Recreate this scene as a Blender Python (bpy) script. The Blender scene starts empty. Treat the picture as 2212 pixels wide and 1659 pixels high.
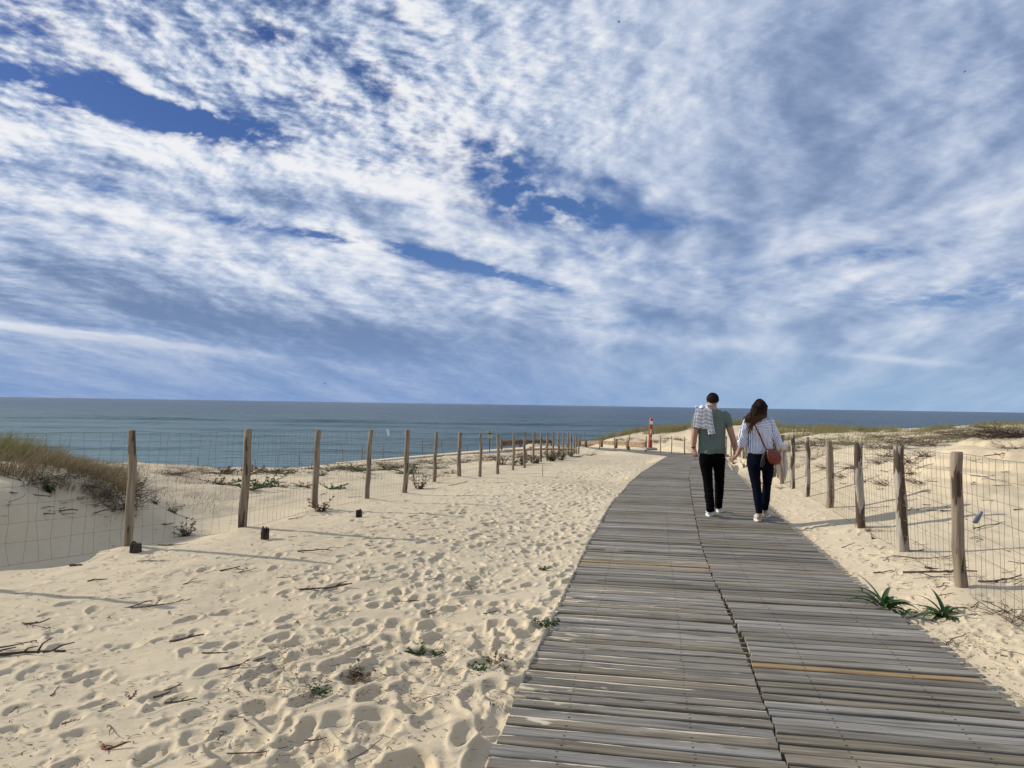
import bpy, math, random
import numpy as np
from mathutils import Vector, Matrix, noise as mnoise

random.seed(7); RNG = np.random.default_rng(7)
SC = bpy.context.scene
COL = SC.collection

# ---------------------------------------------------------------- camera
EYE = 1.6
PITCH = math.radians(1.536); ROLL = math.radians(0.881)
cd = bpy.data.cameras.new('camera'); cd.sensor_width = 36.0; cd.lens = 27.0
cd.clip_start = 0.05; cd.clip_end = 90000
cam = bpy.data.objects.new('camera', cd); COL.objects.link(cam)
CM = Matrix.Rotation(math.pi/2 + PITCH, 4, 'X') @ Matrix.Rotation(ROLL, 4, 'Z')
cam.matrix_world = Matrix.Translation((0, 0, EYE)) @ CM
SC.camera = cam
R3 = CM.to_3x3()

def ray(px, py):
    """direction (with y = 1) towards a point of the 2212 x 1659 view of the photo"""
    d = R3 @ Vector(((px-1106)/1659.0, (829.5-py)/1659.0, -1.0))
    return d / d.y
def W(px, py, Y):
    d = ray(px, py)
    return Vector((d.x*Y, Y, EYE + d.z*Y))

# ---------------------------------------------------------------- light
SUN_EL = math.radians(27.0)
SUN_DIR = Vector((-0.957*math.cos(SUN_EL), 0.29*math.cos(SUN_EL), math.sin(SUN_EL))).normalized()  # towards the sun
sl = bpy.data.lights.new('sun', 'SUN'); sl.energy = 4.5; sl.angle = math.radians(0.55); sl.color = (1.0, 0.93, 0.82)
so = bpy.data.objects.new('sun', sl); COL.objects.link(so)
so.rotation_euler = SUN_DIR.to_track_quat('Z', 'Y').to_euler()
SC.view_settings.view_transform = 'Standard'; SC.view_settings.look = 'None'
SC.view_settings.gamma = 1.0; SC.view_settings.exposure = 0.0
SC.view_settings.use_curve_mapping = False

# ---------------------------------------------------------------- node helper
class NT:
    def __init__(s, tree): s.t = tree; s.n = tree.nodes; s.l = tree.links
    def new(s, typ, **kw):
        n = s.n.new(typ)
        for k, v in kw.items(): setattr(n, k, v)
        return n
    def set(s, sock, v):
        if v is None: return
        if isinstance(v, bpy.types.NodeSocket): s.l.new(v, sock)
        else: sock.default_value = v
    def m(s, op, a, b=None, c=None, clamp=False):
        n = s.new('ShaderNodeMath', operation=op, use_clamp=clamp)
        s.set(n.inputs[0], a); s.set(n.inputs[1], b); s.set(n.inputs[2], c)
        return n.outputs[0]
    def add(s, a, b): return s.m('ADD', a, b)
    def sub(s, a, b): return s.m('SUBTRACT', a, b)
    def mul(s, a, b): return s.m('MULTIPLY', a, b)
    def vec(s, x, y, z=0.0):
        n = s.new('ShaderNodeCombineXYZ'); s.set(n.inputs[0], x); s.set(n.inputs[1], y); s.set(n.inputs[2], z)
        return n.outputs[0]
    def sep(s, v):
        n = s.new('ShaderNodeSeparateXYZ'); s.set(n.inputs[0], v); return n.outputs
    def noise(s, v, scale, detail=4, rough=0.5, dist=0.0, out=0):
        n = s.new('ShaderNodeTexNoise'); s.set(n.inputs['Vector'], v)
        n.inputs['Scale'].default_value = scale; n.inputs['Detail'].default_value = detail
        n.inputs['Roughness'].default_value = rough; n.inputs['Distortion'].default_value = dist
        return n.outputs[out]
    def ss(s, v, a, b, lo=0.0, hi=1.0):
        n = s.new('ShaderNodeMapRange', interpolation_type='SMOOTHSTEP')
        s.set(n.inputs[0], v)
        for i, x in enumerate((a, b, lo, hi)): n.inputs[i+1].default_value = x
        return n.outputs[0]
    def lin(s, v, a, b, lo=0.0, hi=1.0):
        n = s.new('ShaderNodeMapRange'); s.set(n.inputs[0], v)
        for i, x in enumerate((a, b, lo, hi)): n.inputs[i+1].default_value = x
        return n.outputs[0]
    def mix(s, f, a, b, mode='MIX'):
        n = s.new('ShaderNodeMix', data_type='RGBA', blend_type=mode)
        s.set(n.inputs[0], f)
        for i, x in ((6, a), (7, b)):
            if isinstance(x, (tuple, list)): x = tuple(x)[:3] + (1.0,)
            s.set(n.inputs[i], x)
        return n.outputs[2]
    def ramp(s, f, pts):
        n = s.new('ShaderNodeValToRGB'); s.set(n.inputs[0], f)
        e = n.color_ramp.elements
        while len(e) < len(pts): e.new(0.5)
        for i, (p, c) in enumerate(pts): e[i].position = p; e[i].color = tuple(c)[:3] + (1.0,)
        return n.outputs[0]
    def mapping(s, v, loc=(0,0,0), rot=(0,0,0), sc=(1,1,1)):
        n = s.new('ShaderNodeMapping'); s.set(n.inputs[0], v)
        n.inputs[1].default_value = loc; n.inputs[2].default_value = rot; n.inputs[3].default_value = sc
        return n.outputs[0]
    def bump(s, h, strength=0.5, dist=0.01, normal=None):
        n = s.new('ShaderNodeBump'); s.set(n.inputs['Height'], h)
        n.inputs['Strength'].default_value = strength; n.inputs['Distance'].default_value = dist
        if normal is not None: s.l.new(normal, n.inputs['Normal'])
        return n.outputs[0]

def srgb(r, g, b):
    f = lambda c: (c/255/12.92) if c/255 <= 0.04045 else ((c/255+0.055)/1.055)**2.4
    return (f(r), f(g), f(b))

# ---------------------------------------------------------------- world: sky with broken high cloud
world = bpy.data.worlds.new('World'); SC.world = world; world.use_nodes = True
w = NT(world.node_tree); w.n.clear()
tc = w.new('ShaderNodeTexCoord').outputs['Generated']
sx, sy, sz = w.sep(tc)
sky = w.new('ShaderNodeTexSky', sky_type='NISHITA', sun_disc=False)
sky.sun_elevation = SUN_EL
sky.sun_rotation = math.atan2(SUN_DIR.x, SUN_DIR.y)
sky.altitude = 20; sky.air_density = 1.0; sky.dust_density = 0.6; sky.ozone_density = 2.5
BG = 0.1
ay = w.m('MAXIMUM', w.m('ABSOLUTE', sy), 0.25)
U = w.m('DIVIDE', sx, ay); V = w.m('DIVIDE', sz, ay)          # fixed compass/height coordinates of the sky
UV = w.vec(U, V)
zz = w.add(w.m('MAXIMUM', sz, 0.0), 0.19)
pxn = w.m('DIVIDE', sx, zz); pyn = w.m('DIVIDE', sy, zz)
# cloud streets run away towards azimuth with slope 0.2
ang = math.atan(0.22)
ca, sa = math.cos(ang), math.sin(ang)
al = w.add(w.mul(pxn, sa), w.mul(pyn, ca)); ac = w.sub(w.mul(pxn, ca), w.mul(pyn, sa))
warp = w.noise(w.vec(ac, al), 0.9, 2, 0.5, out=1)
wx, wy, wz = w.sep(warp)
wac = w.add(ac, w.mul(w.sub(wx, 0.5), 0.30)); wal = w.add(al, w.mul(w.sub(wy, 0.5), 0.35))
P_ = w.vec(wac, wal)
def blob(px, py, lx, ly, deg, soft=0.0, hard=1.0):
    """soft ellipse round a sky direction; sizes in view pixels, tilt clockwise"""
    d = ray(px, py)
    cx, cy = d.x, d.z
    a = math.radians(-deg) - ROLL
    r1 = w.sub(U, cx); r2 = w.sub(V, cy)
    c_, s_ = math.cos(a), math.sin(a)
    e1 = w.mul(w.add(w.mul(r1, c_), w.mul(r2, s_)), 1659.0/lx)
    e2 = w.mul(w.sub(w.mul(r2, c_), w.mul(r1, s_)), 1659.0/ly)
    dd = w.add(w.mul(e1, e1), w.mul(e2, e2))
    return w.m('EXPONENT', w.mul(dd, -1.0))
def total(items):
    acc = None
    for amp, args in items:
        b = w.mul(blob(*args), amp)
        acc = b if acc is None else w.add(acc, b)
    return acc
smoothR = w.ss(U, -0.20, 0.30)                      # the sheet turns smooth towards the right
hi = w.ss(V, 0.04, 0.22)                            # small cloudlets only show well above the horizon
streets = w.noise(w.vec(wac, w.mul(wal, 0.36)), 2.1, 3, 0.5)
so_x, so_y = SUN_DIR.x*ca - SUN_DIR.y*sa, SUN_DIR.x*sa + SUN_DIR.y*ca    # towards the sun, in cloud-sheet axes
def puff(o):  return w.noise(w.vec(w.add(wac, so_x*o), w.mul(w.add(wal, so_y*o), 0.84)), 4.4, 5, 0.54)
def cell(o):  return w.noise(w.vec(w.add(wac, so_x*o), w.mul(w.add(wal, so_y*o), 0.92)), 15.0, 4, 0.56)
puffs = puff(0.0); cells = cell(0.0)
lit_p = w.sub(puffs, puff(0.05)); lit_c = w.sub(cells, cell(0.018))
band = w.noise(w.vec(w.mul(wac, 1.0), w.mul(wal, 0.24)), 4.0, 3, 0.5)
mott = w.mul(w.sub(1.0, w.mul(smoothR, 0.80)), w.add(0.12, w.mul(w.ss(V, 0.20, 0.42), 0.80)))
pamp = w.mul(w.sub(1.0, w.mul(smoothR, 0.50)), w.add(0.35, w.mul(hi, 0.65)))
gaps = total([(1.6, (210, 213, 250, 36, 15)), (1.5, (450, 268, 150, 34, 12)), (0.8, (75, 178, 90, 18, 10)),
              (1.35, (1240, 458, 170, 34, 4)), (0.8, (1100, 395, 110, 40, 25)),
              (1.3, (905, 548, 190, 17, 13)), (1.1, (1120, 602, 100, 10, 14)), (0.9, (700, 512, 100, 14, 10)), (0.7, (470, 472, 120, 13, 8)),
              (0.6, (665, 430, 60, 26, 30)), (0.6, (225, 415, 40, 14, 10)), (0.6, (1080, 330, 120, 34, 10)),
              (0.6, (590, 75, 60, 26, 20)), (0.6, (800, 160, 70, 36, 20)), (0.4, (40, 40, 90, 50, 20)), (0.55, (1330, 395, 120, 30, 0)),
              (0.45, (1880, 545, 220, 24, -8)), (0.40, (1500, 480, 160, 22, -5)), (0.45, (2150, 620, 160, 34, -12)),
              (0.40, (1900, 650, 260, 26, -5)), (0.35, (1400, 560, 220, 26, 6)), (0.4, (1290, 690, 200, 20, 3)),
              (-0.7, (150, 300, 330, 42, 8)), (-0.6, (600, 380, 330, 45, 13)), (-0.6, (330, 190, 60, 18, 15)), (-0.6, (115, 160, 60, 16, 15)),
              (-0.9, (1350, 150, 380, 180, 5)), (-1.0, (1850, 200, 420, 210, -10)), (-0.8, (300, 600, 600, 55, 10)),
              (-0.6, (785, 545, 60, 20, 10))])
dens = w.add(w.add(w.mul(w.sub(streets, 0.5), 1.0), w.mul(w.mul(w.sub(puffs, 0.5), 1.3), pamp)), 0.33)
dens = w.add(dens, w.mul(w.mul(w.sub(cells, 0.5), 2.3), mott))
gmod = w.m('MULTIPLY', gaps, w.add(w.add(0.22, w.mul(w.ss(cells, 0.64, 0.36), 0.60)), w.mul(w.ss(puffs, 0.66, 0.34), 0.75)))
dens = w.sub(dens, w.mul(gmod, 0.72))
alpha = w.ss(dens, -0.40, 0.50)
# low on the sky the sheet thins into even blue haze
alpha = w.mul(alpha, w.add(w.mul(w.ss(V, 0.0, 0.14), 0.72), 0.22))
# brightness of the cloud
tone = w.add(w.mul(w.mul(w.sub(puffs, 0.5), 0.5), pamp), 0.50)
tone = w.add(tone, w.mul(w.mul(lit_p, 2.6), pamp))
tone = w.add(tone, w.mul(w.sub(band, 0.5), 1.35))
tone = w.add(tone, w.mul(w.mul(w.add(w.mul(w.sub(cells, 0.5), 0.5), w.mul(lit_c, 3.0)), 1.0), mott))
big = w.noise(w.vec(w.add(ac, 13.1), w.mul(al, 0.5)), 1.4, 4, 0.5)
tone = w.add(tone, w.mul(w.sub(big, 0.5), 0.8))
tone = w.add(tone, total([(0.55, (60, 285, 280, 45, 8)), (0.40, (560, 345, 320, 36, 12)), (0.42, (850, 390, 260, 45, 15)), (0.36, (150, 450, 330, 30, 12)), (0.28, (250, 530, 330, 26, 12)),
                          (0.34, (700, 565, 300, 34, 12)), (0.30, (1280, 170, 260, 150, 0)), (0.20, (300, 120, 350, 80, 15)), (0.25, (980, 500, 130, 36, 15)),
                          (-0.36, (1980, 210, 300, 120, -35)), (-0.26, (1650, 110, 240, 90, -20)), (-0.30, (2150, 60, 160, 90, 0)),
                          (-0.50, (330, 372, 200, 20, 12)), (-0.42, (600, 425, 110, 20, 8)), (-0.42, (870, 440, 90, 20, 5)),
                          (-0.30, (250, 650, 420, 55, 9)), (-0.40, (800, 735, 330, 50, 5)), (-0.18, (480, 690, 520, 40, 6)), (0.35, (330, 745, 420, 14, 5)), (0.25, (1500, 740, 300, 14, 2)), (-0.25, (1750, 700, 260, 22, -6)), (-0.3, (100, 580, 240, 22, 6)), (-0.42, (1430, 682, 80, 18, 5)),
                          (-0.25, (1150, 730, 300, 40, 2)), (0.75, (160, 720, 330, 8, 5)), (0.5, (1950, 778, 130, 8, 3)), (-0.2, (1800, 430, 260, 40, -15)),
                          (0.22, (1950, 480, 260, 20, -14)), (0.20, (1700, 545, 260, 18, -14)), (0.4, (1870, 590, 70, 14, -25))]))
tone = w.ss(tone, -0.25, 1.20)
k = 1.0/BG
def sc(c, f=1.0): return tuple(x*k*f for x in c)
ccol = w.ramp(tone, [(0.0, srgb(116, 137, 174)), (0.28, srgb(154, 172, 203)), (0.6, srgb(194, 206, 227)), (0.85, srgb(227, 232, 241)), (1.0, srgb(245, 246, 248))])
ccol = w.mix(1.0, ccol, (10.0, 10.0, 10.0), 'MULTIPLY')
clear = w.mix(1.0, sky.outputs[0], (0.29, 0.385, 0.67), 'MULTIPLY')
clear_v = w.mix(w.mul(w.ss(V, 0.65, 0.10, 0.0, 0.55), w.ss(U, -0.4, 0.3, 0.35, 1.0)), clear, sc(srgb(104, 146, 205)))
clear_v = w.mix(w.ss(V, 0.24, 0.0), clear_v, w.mix(w.ss(U, -0.1, 0.4), sc(srgb(122, 153, 201)), sc(srgb(143, 176, 211))))
skyc = w.mix(alpha, clear_v, ccol)
# below the horizon: dull sea-blue, only seen by bounce light
skyc = w.mix(w.ss(sz, 0.0, -0.03), skyc, sc(srgb(120, 135, 150)))
bg = w.new('ShaderNodeBackground'); w.l.new(skyc, bg.inputs[0]); bg.inputs[1].default_value = BG
ow = w.new('ShaderNodeOutputWorld'); w.l.new(bg.outputs[0], ow.inputs[0])

# ---------------------------------------------------------------- tags and mesh helpers
def tag(o, label=None, cat=None, group=None, kind=None):
    if label: o['label'] = label
    if cat: o['category'] = cat
    if group: o['group'] = group
    if kind: o['kind'] = kind
    return o
def empty(name, loc=(0,0,0), rz=0.0):
    o = bpy.data.objects.new(name, None); COL.objects.link(o); o.location = loc
    o.rotation_euler = (0, 0, rz); o.empty_display_size = 0.1
    return o
def link_mesh(name, me, m, parent=None, smooth=False):
    o = bpy.data.objects.new(name, me); COL.objects.link(o)
    if m: me.materials.append(m)
    if parent: o.parent = parent; o.matrix_parent_inverse = Matrix.Translation(-Vector(parent.location)) if parent.rotation_euler.z == 0 else Matrix()
    if smooth: me.shade_smooth()
    return o
def np_mesh(name, v, f, m, parent=None, smooth=True, attrs=None):
    """v (n,3) float, f (k,4) or (k,3) int"""
    me = bpy.data.meshes.new(name)
    v = np.asarray(v, np.float32); f = np.asarray(f, np.int32)
    nf, nv = f.shape
    me.vertices.add(len(v)); me.vertices.foreach_set('co', v.ravel())
    me.loops.add(nf*nv); me.loops.foreach_set('vertex_index', f.ravel())
    me.polygons.add(nf); me.polygons.foreach_set('loop_start', np.arange(0, nf*nv, nv, dtype=np.int32))
    try: me.polygons.foreach_set('loop_total', np.full(nf, nv, np.int32))
    except Exception: pass
    me.update(calc_edges=True)
    if smooth: me.shade_smooth()
    if attrs:
        for an, (typ, arr) in attrs.items():
            a = me.attributes.new(an, typ, 'POINT')
            a.data.foreach_set({'FLOAT':'value', 'FLOAT_COLOR':'color', 'FLOAT_VECTOR':'vector'}[typ], np.asarray(arr, np.float32).ravel())
    o = bpy.data.objects.new(name, me); COL.objects.link(o)
    me.materials.append(m)
    if parent: o.parent = parent; o.matrix_parent_inverse = Matrix.Translation(-Vector(parent.location))
    return o

def frames(path):
    """tangent and two side vectors at every point of a path"""
    P = [Vector(p) for p in path]; n = len(P); out = []
    ref = None
    for i in range(n):
        t = (P[min(i+1, n-1)] - P[max(i-1, 0)])
        if t.length < 1e-9: t = Vector((0, 0, 1))
        t.normalize()
        if ref is None:
            a = Vector((0, 1, 0)) if abs(t.y) < 0.9 else Vector((1, 0, 0))
            s = a.cross(t).normalized()
        else:
            s = (ref - t*ref.dot(t))
            s = s.normalized() if s.length > 1e-6 else Vector((1, 0, 0))
        ref = s; out.append((P[i], t, s, t.cross(s)))
    return out

class MB:
    def __init__(s): s.v = []; s.f = []; s.uv = []
    def ring(s, c, a, b, n, jit=0.0):
        i0 = len(s.v)
        for k in range(n):
            t = 2*math.pi*k/n; j = 1 + (random.uniform(-jit, jit) if jit else 0)
            s.v.append(tuple(Vector(c) + a*(math.cos(t)*j) + b*(math.sin(t)*j)))
        return i0
    def loft(s, rings, n=12, cap=True, jit=0.0):
        """rings: (centre, vector a, vector b)"""
        idx = [s.ring(c, Vector(a), Vector(b), n, jit) for c, a, b in rings]
        for i0, i1 in zip(idx, idx[1:]):
            for k in range(n):
                k2 = (k+1) % n
                s.f.append((i0+k, i0+k2, i1+k2, i1+k))
        if cap:
            s.f.append(tuple(idx[0]+k for k in reversed(range(n))))
            s.f.append(tuple(idx[-1]+k for k in range(n)))
    def tube(s, path, r, n=8, cap=True, flat=1.0, jit=0.0):
        fr = frames(path)
        if not isinstance(r, (list, tuple)): r = [r]*len(path)
        s.loft([(p, a*q, b*(q*flat)) for (p, t, a, b), q in zip(fr, r)], n, cap, jit)
    def box(s, c, sx, sy, sz, rot=None):
        c = Vector(c); R = rot or Matrix.Identity(3); i0 = len(s.v)
        for dz in (-1, 1):
            for dy in (-1, 1):
                for dx in (-1, 1):
                    s.v.append(tuple(c + R @ Vector((dx*sx/2, dy*sy/2, dz*sz/2))))
        for q in ((0,2,3,1),(4,5,7,6),(0,1,5,4),(2,6,7,3),(0,4,6,2),(1,3,7,5)):
            s.f.append(tuple(i0+x for x in q))
    def ball(s, c, rx, ry, rz, n=14, m=9, rot=None):
        c = Vector(c); R = rot or Matrix.Identity(3); rings = []
        for j in range(m+1):
            ph = math.pi*(j+0.35)/(m+0.7)
            rings.append((c + R @ Vector((0, 0, -rz*math.cos(ph))), R @ Vector((rx*math.sin(ph), 0, 0)), R @ Vector((0, ry*math.sin(ph), 0))))
        s.loft(rings, n)
    def leaf(s, base, d, up, L, wd, bend=0.0, seg=4, fold=0.0, shape=0.35):
        """a blade: widest at 'shape' of its length, arching over by 'bend'"""
        d = Vector(d).normalized(); up = Vector(up)
        side = d.cross(up)
        side = side.normalized() if side.length > 1e-6 else Vector((1, 0, 0))
        p = Vector(base); cur = d.copy(); i0 = len(s.v)
        for k in range(seg+1):
            t = k/seg
            wv = wd*(min(1.0, 0.35+t/shape*0.65) if t < shape else max(0.02, 1-((t-shape)/(1-shape))**1.6))
            nrm = side.cross(cur).normalized()
            s.v.append(tuple(p - side*wv/2 + nrm*fold*wv)); s.v.append(tuple(p)); s.v.append(tuple(p + side*wv/2 + nrm*fold*wv))
            cur = (cur - Vector((0, 0, 1))*bend/seg).normalized()
            p = p + cur*(L/seg)
        for k in range(seg):
            a = i0+3*k
            s.f.append((a, a+1, a+4, a+3)); s.f.append((a+1, a+2, a+5, a+4))
    def build(s, name, m, parent=None, smooth=True, angle=None):
        me = bpy.data.meshes.new(name); me.from_pydata([tuple(v) for v in s.v], [], s.f); me.update()
        if smooth: me.shade_smooth()
        if angle is not None:
            try: me.set_sharp_from_angle(angle=math.radians(angle))
            except Exception: pass
        return link_mesh(name, me, m, parent)
def remeshed(mb, name, m, parent, voxel=0.008, smooth=4, fac=0.5):
    """one continuous skin out of overlapping closed shapes"""
    o = mb.build(name+'_tmp', None)
    r = o.modifiers.new('r', 'REMESH'); r.mode = 'VOXEL'; r.voxel_size = voxel
    sm = o.modifiers.new('s', 'SMOOTH'); sm.iterations = smooth; sm.factor = fac
    dg = bpy.context.evaluated_depsgraph_get(); dg.update()
    me = bpy.data.meshes.new_from_object(o.evaluated_get(dg)); me.name = name
    bpy.data.objects.remove(o)
    me.materials.clear(); me.shade_smooth()
    return link_mesh(name, me, m, parent)

# ---------------------------------------------------------------- numpy noise
_perm = np.random.default_rng(3).permutation(256).astype(np.int32)
_perm = np.concatenate([_perm, _perm])
_ga = np.random.default_rng(4).uniform(0, 2*np.pi, 256)
_gx, _gy = np.cos(_ga).astype(np.float32), np.sin(_ga).astype(np.float32)
def pn(x, y, seed=0):
    x = np.asarray(x, np.float64) + seed*17.31; y = np.asarray(y, np.float64) + seed*9.77
    xi = np.floor(x).astype(np.int64); yi = np.floor(y).astype(np.int64)
    xf = (x-xi).astype(np.float32); yf = (y-yi).astype(np.float32); xi &= 255; yi &= 255
    u = xf*xf*xf*(xf*(xf*6-15)+10); v = yf*yf*yf*(yf*(yf*6-15)+10)
    def g(a, b, dx, dy):
        h = _perm[_perm[a & 255] + (b & 255)]
        return _gx[h]*dx + _gy[h]*dy
    a = g(xi, yi, xf, yf); b = g(xi+1, yi, xf-1, yf); c = g(xi, yi+1, xf, yf-1); d = g(xi+1, yi+1, xf-1, yf-1)
    return (a + u*(b-a)) + v*((c + u*(d-c)) - (a + u*(b-a)))
def fbm(x, y, o=3, seed=0, gain=0.5):
    s = 0; a = 1.0
    for k in range(o):
        s = s + a*pn(x*2**k, y*2**k, seed+k*3); a *= gain
    return s
def smooth01(t): t = np.clip(t, 0, 1); return t*t*(3-2*t)

# ---------------------------------------------------------------- the walk: edges and height
_wy = [0, 9, 10.8, 12.2, 17, 22, 28, 33, 40, 50, 60]
_wz = [0, -.02, -.055, -.065, -.19, -.33, -.52, -.70, -.95, -1.30, -1.6]
def walkz(y): return np.interp(y, _wy, _wz)
def on_walk(px, py):
    d = ray(px, py); lo, hi = 1.0, 75.0
    for _ in range(60):
        m = (lo+hi)/2
        if EYE + d.z*m > float(walkz(m)): lo = m
        else: hi = m
    return Vector((d.x*lo, lo, float(walkz(lo))))
EL = [on_walk(*p) for p in [(1040,1659),(1130,1470),(1166,1395),(1200,1325),(1238,1245),(1268,1180),(1300,1125),(1328,1078),(1358,1046),(1388,1020),(1416,1002),(1444,985.5)]]
EM = [on_walk(*p) for p in [(1700,1659),(1640,1490),(1610,1400),(1575,1320),(1540,1250),(1515,1180),(1500,1110),(1491,1060),(1488,1030),(1492,1008),(1498,990),(1504,982)]]
ER = [on_walk(*p) for p in [(2212,1545),(2100,1453),(1985,1360),(1850,1262),(1745,1170),(1665,1100),(1620,1056),(1585,1018),(1572,1000),(1566,990),(1562,984)]]
def extend(E, y0=-3.0):
    d = (E[2]-E[0]); d /= d.y
    p = E[0] + d*(y0-E[0].y); p.z = 0
    return [p] + E
EL, EM, ER = extend(EL), extend(EM), extend(ER)
def Xof(E):
    ys = np.array([p.y for p in E]); xs = np.array([p.x for p in E])
    return lambda y: np.interp(y, ys, xs)
XL, XM, XR = Xof(EL), Xof(EM), Xof(ER)
YEND = min(EL[-1].y, ER[-1].y)
# turn to the left: near and far edge, as functions of x
TN = [on_walk(*p) for p in [(1448,985.5),(1394,980),(1330,974.5),(1250,969),(1180,966)]]
TF = [on_walk(*p) for p in [(1575,982),(1494,979),(1394,972),(1250,963.6),(1180,961.8)]]
TN = TN[::-1]; TF = TF[::-1]
YN = lambda x: np.interp(x, [p.x for p in TN], [p.y for p in TN])
YF = lambda x: np.interp(x, [p.x for p in TF], [p.y for p in TF])

# ---------------------------------------------------------------- fence posts: (base px, base py, distance, top px, top py)
def c2(x, y): return ((800+x/2.212)*.73733, (1150+y/2.212)*.73733)
LP = [(273,1190,8.07,278,932), (521,1150,9.38,531,929), (680,1105,11.7,684,930), (793,1082,13.4,798,930), (874,1069,15.2,877,930),
      (938,1045,17.9,941,934), (992,1033,20.2,993,935), (1036,1030,22.0,1037,936)]
for x, yb, yt, d in [(1453,528,268,24.2),(1555,502,262,26.2),(1630,490,258,28.0),(1686,460,258,30.3),(1735,450,260,32.0),(1777,443,262,33.8),
                     (1815,430,257,35.5),(1848,420,262,37.2),(1880,415,265,39.0),(1912,405,260,40.6),(1930,402,265,41.8),(1950,400,282,43.0),(1965,399,288,43.9),(1980,400,290,44.6)]:
    a = c2(x, yb); b = c2(x, yt); LP.append((a[0], a[1], d, b[0], b[1]))
LPOST = [(W(x, y, d), (y-yt)*d/1659.0, (xt-x)*d/1659.0) for x, y, d, xt, yt in LP]
LPOST.insert(0, (Vector((-4.95, 6.6, 0.02)), 1.25, 0.03)); LPOST.insert(0, (Vector((-6.1, 5.2, 0.10)), 1.25, 0.0))
RP = [(2078,1282,6.75,2068,980), (1952,1198,8.5,1940,966), (1861,1147,10.3,1853,958), (1793,1104,12.6,1789,953), (1743,1073,15.2,1743,945),
      (1712,1058,17.4,1712,942), (1689,1046,19.6,1690,940), (1672,1033,22.0,1673,940), (1650,1022,24.5,1650,940), (1611,992,31.5,1611,943),
      (1606,990,33.5,1606,943), (1598,988,35.5,1598,943), (1593,986,37.5,1593,943), (1579,985,39.5,1579,943), (1568,982,41.5,1568,943)]
RPOST = [(W(x, y, d), (y-yt)*d/1659.0, (xt-x)*d/1659.0) for x, y, d, xt, yt in RP]
RPOST.insert(0, (Vector((3.57, 5.0, 0.0)), 1.25, -0.03)); RPOST.insert(0, (Vector((3.2, 3.2, 0.0)), 1.25, -0.03))
XFL = lambda y: np.interp(y, [p[0].y for p in LPOST], [p[0].x for p in LPOST])
XFR = lambda y: np.interp(y, [p[0].y for p in RPOST], [p[0].x for p in RPOST])
# far fences
def c7(x, y): return ((1600+x/4.809)*.73733, (1180+y/4.809)*.73733)
def c1(x, y): return (x/2.458*.73733, (1100+y/2.458)*.73733)
BP = []
for x, yt, yb, d in [(476,440,523,55.0),(541,415,590,53.5),(752,420,597,52.0),(965,430,603,50.5),(1175,450,618,49.0),(1408,470,640,47.0),(1610,463,660,45.5),(1765,470,680,44.0),(1950,482,700,42.5)]:
    a = c7(x, yb); b = c7(x, yt); BP.append((W(a[0], a[1], d), (a[1]-b[1])*d/1659.0, 0.0))
PP = []
for x, y, yt, d in [(835,640,608,100),(1425,655,590,92),(1668,690,618,88),(1837,683,598,85),(1997,668,575,82),(2157,640,557,80)]:
    a = c1(x, y); b = c1(x, yt); PP.append((W(a[0], a[1], d), (a[1]-b[1])*d/1659.0, random.uniform(-.05,.05)))
for x, y, yt, d in [(450,435,362,77),(577,425,348,75),(713,410,332,73),(968,390,308,69),(1094,382,305,66),(1260,372,338,63),(1418,362,325,60),(1478,345,283,58.5),(1585,338,270,57),(1700,335,258,56)]:
    a = c2(x, y); b = c2(x, yt); PP.append((W(a[0], a[1], d), (a[1]-b[1])*d/1659.0, random.uniform(-.05,.05)))

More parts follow.
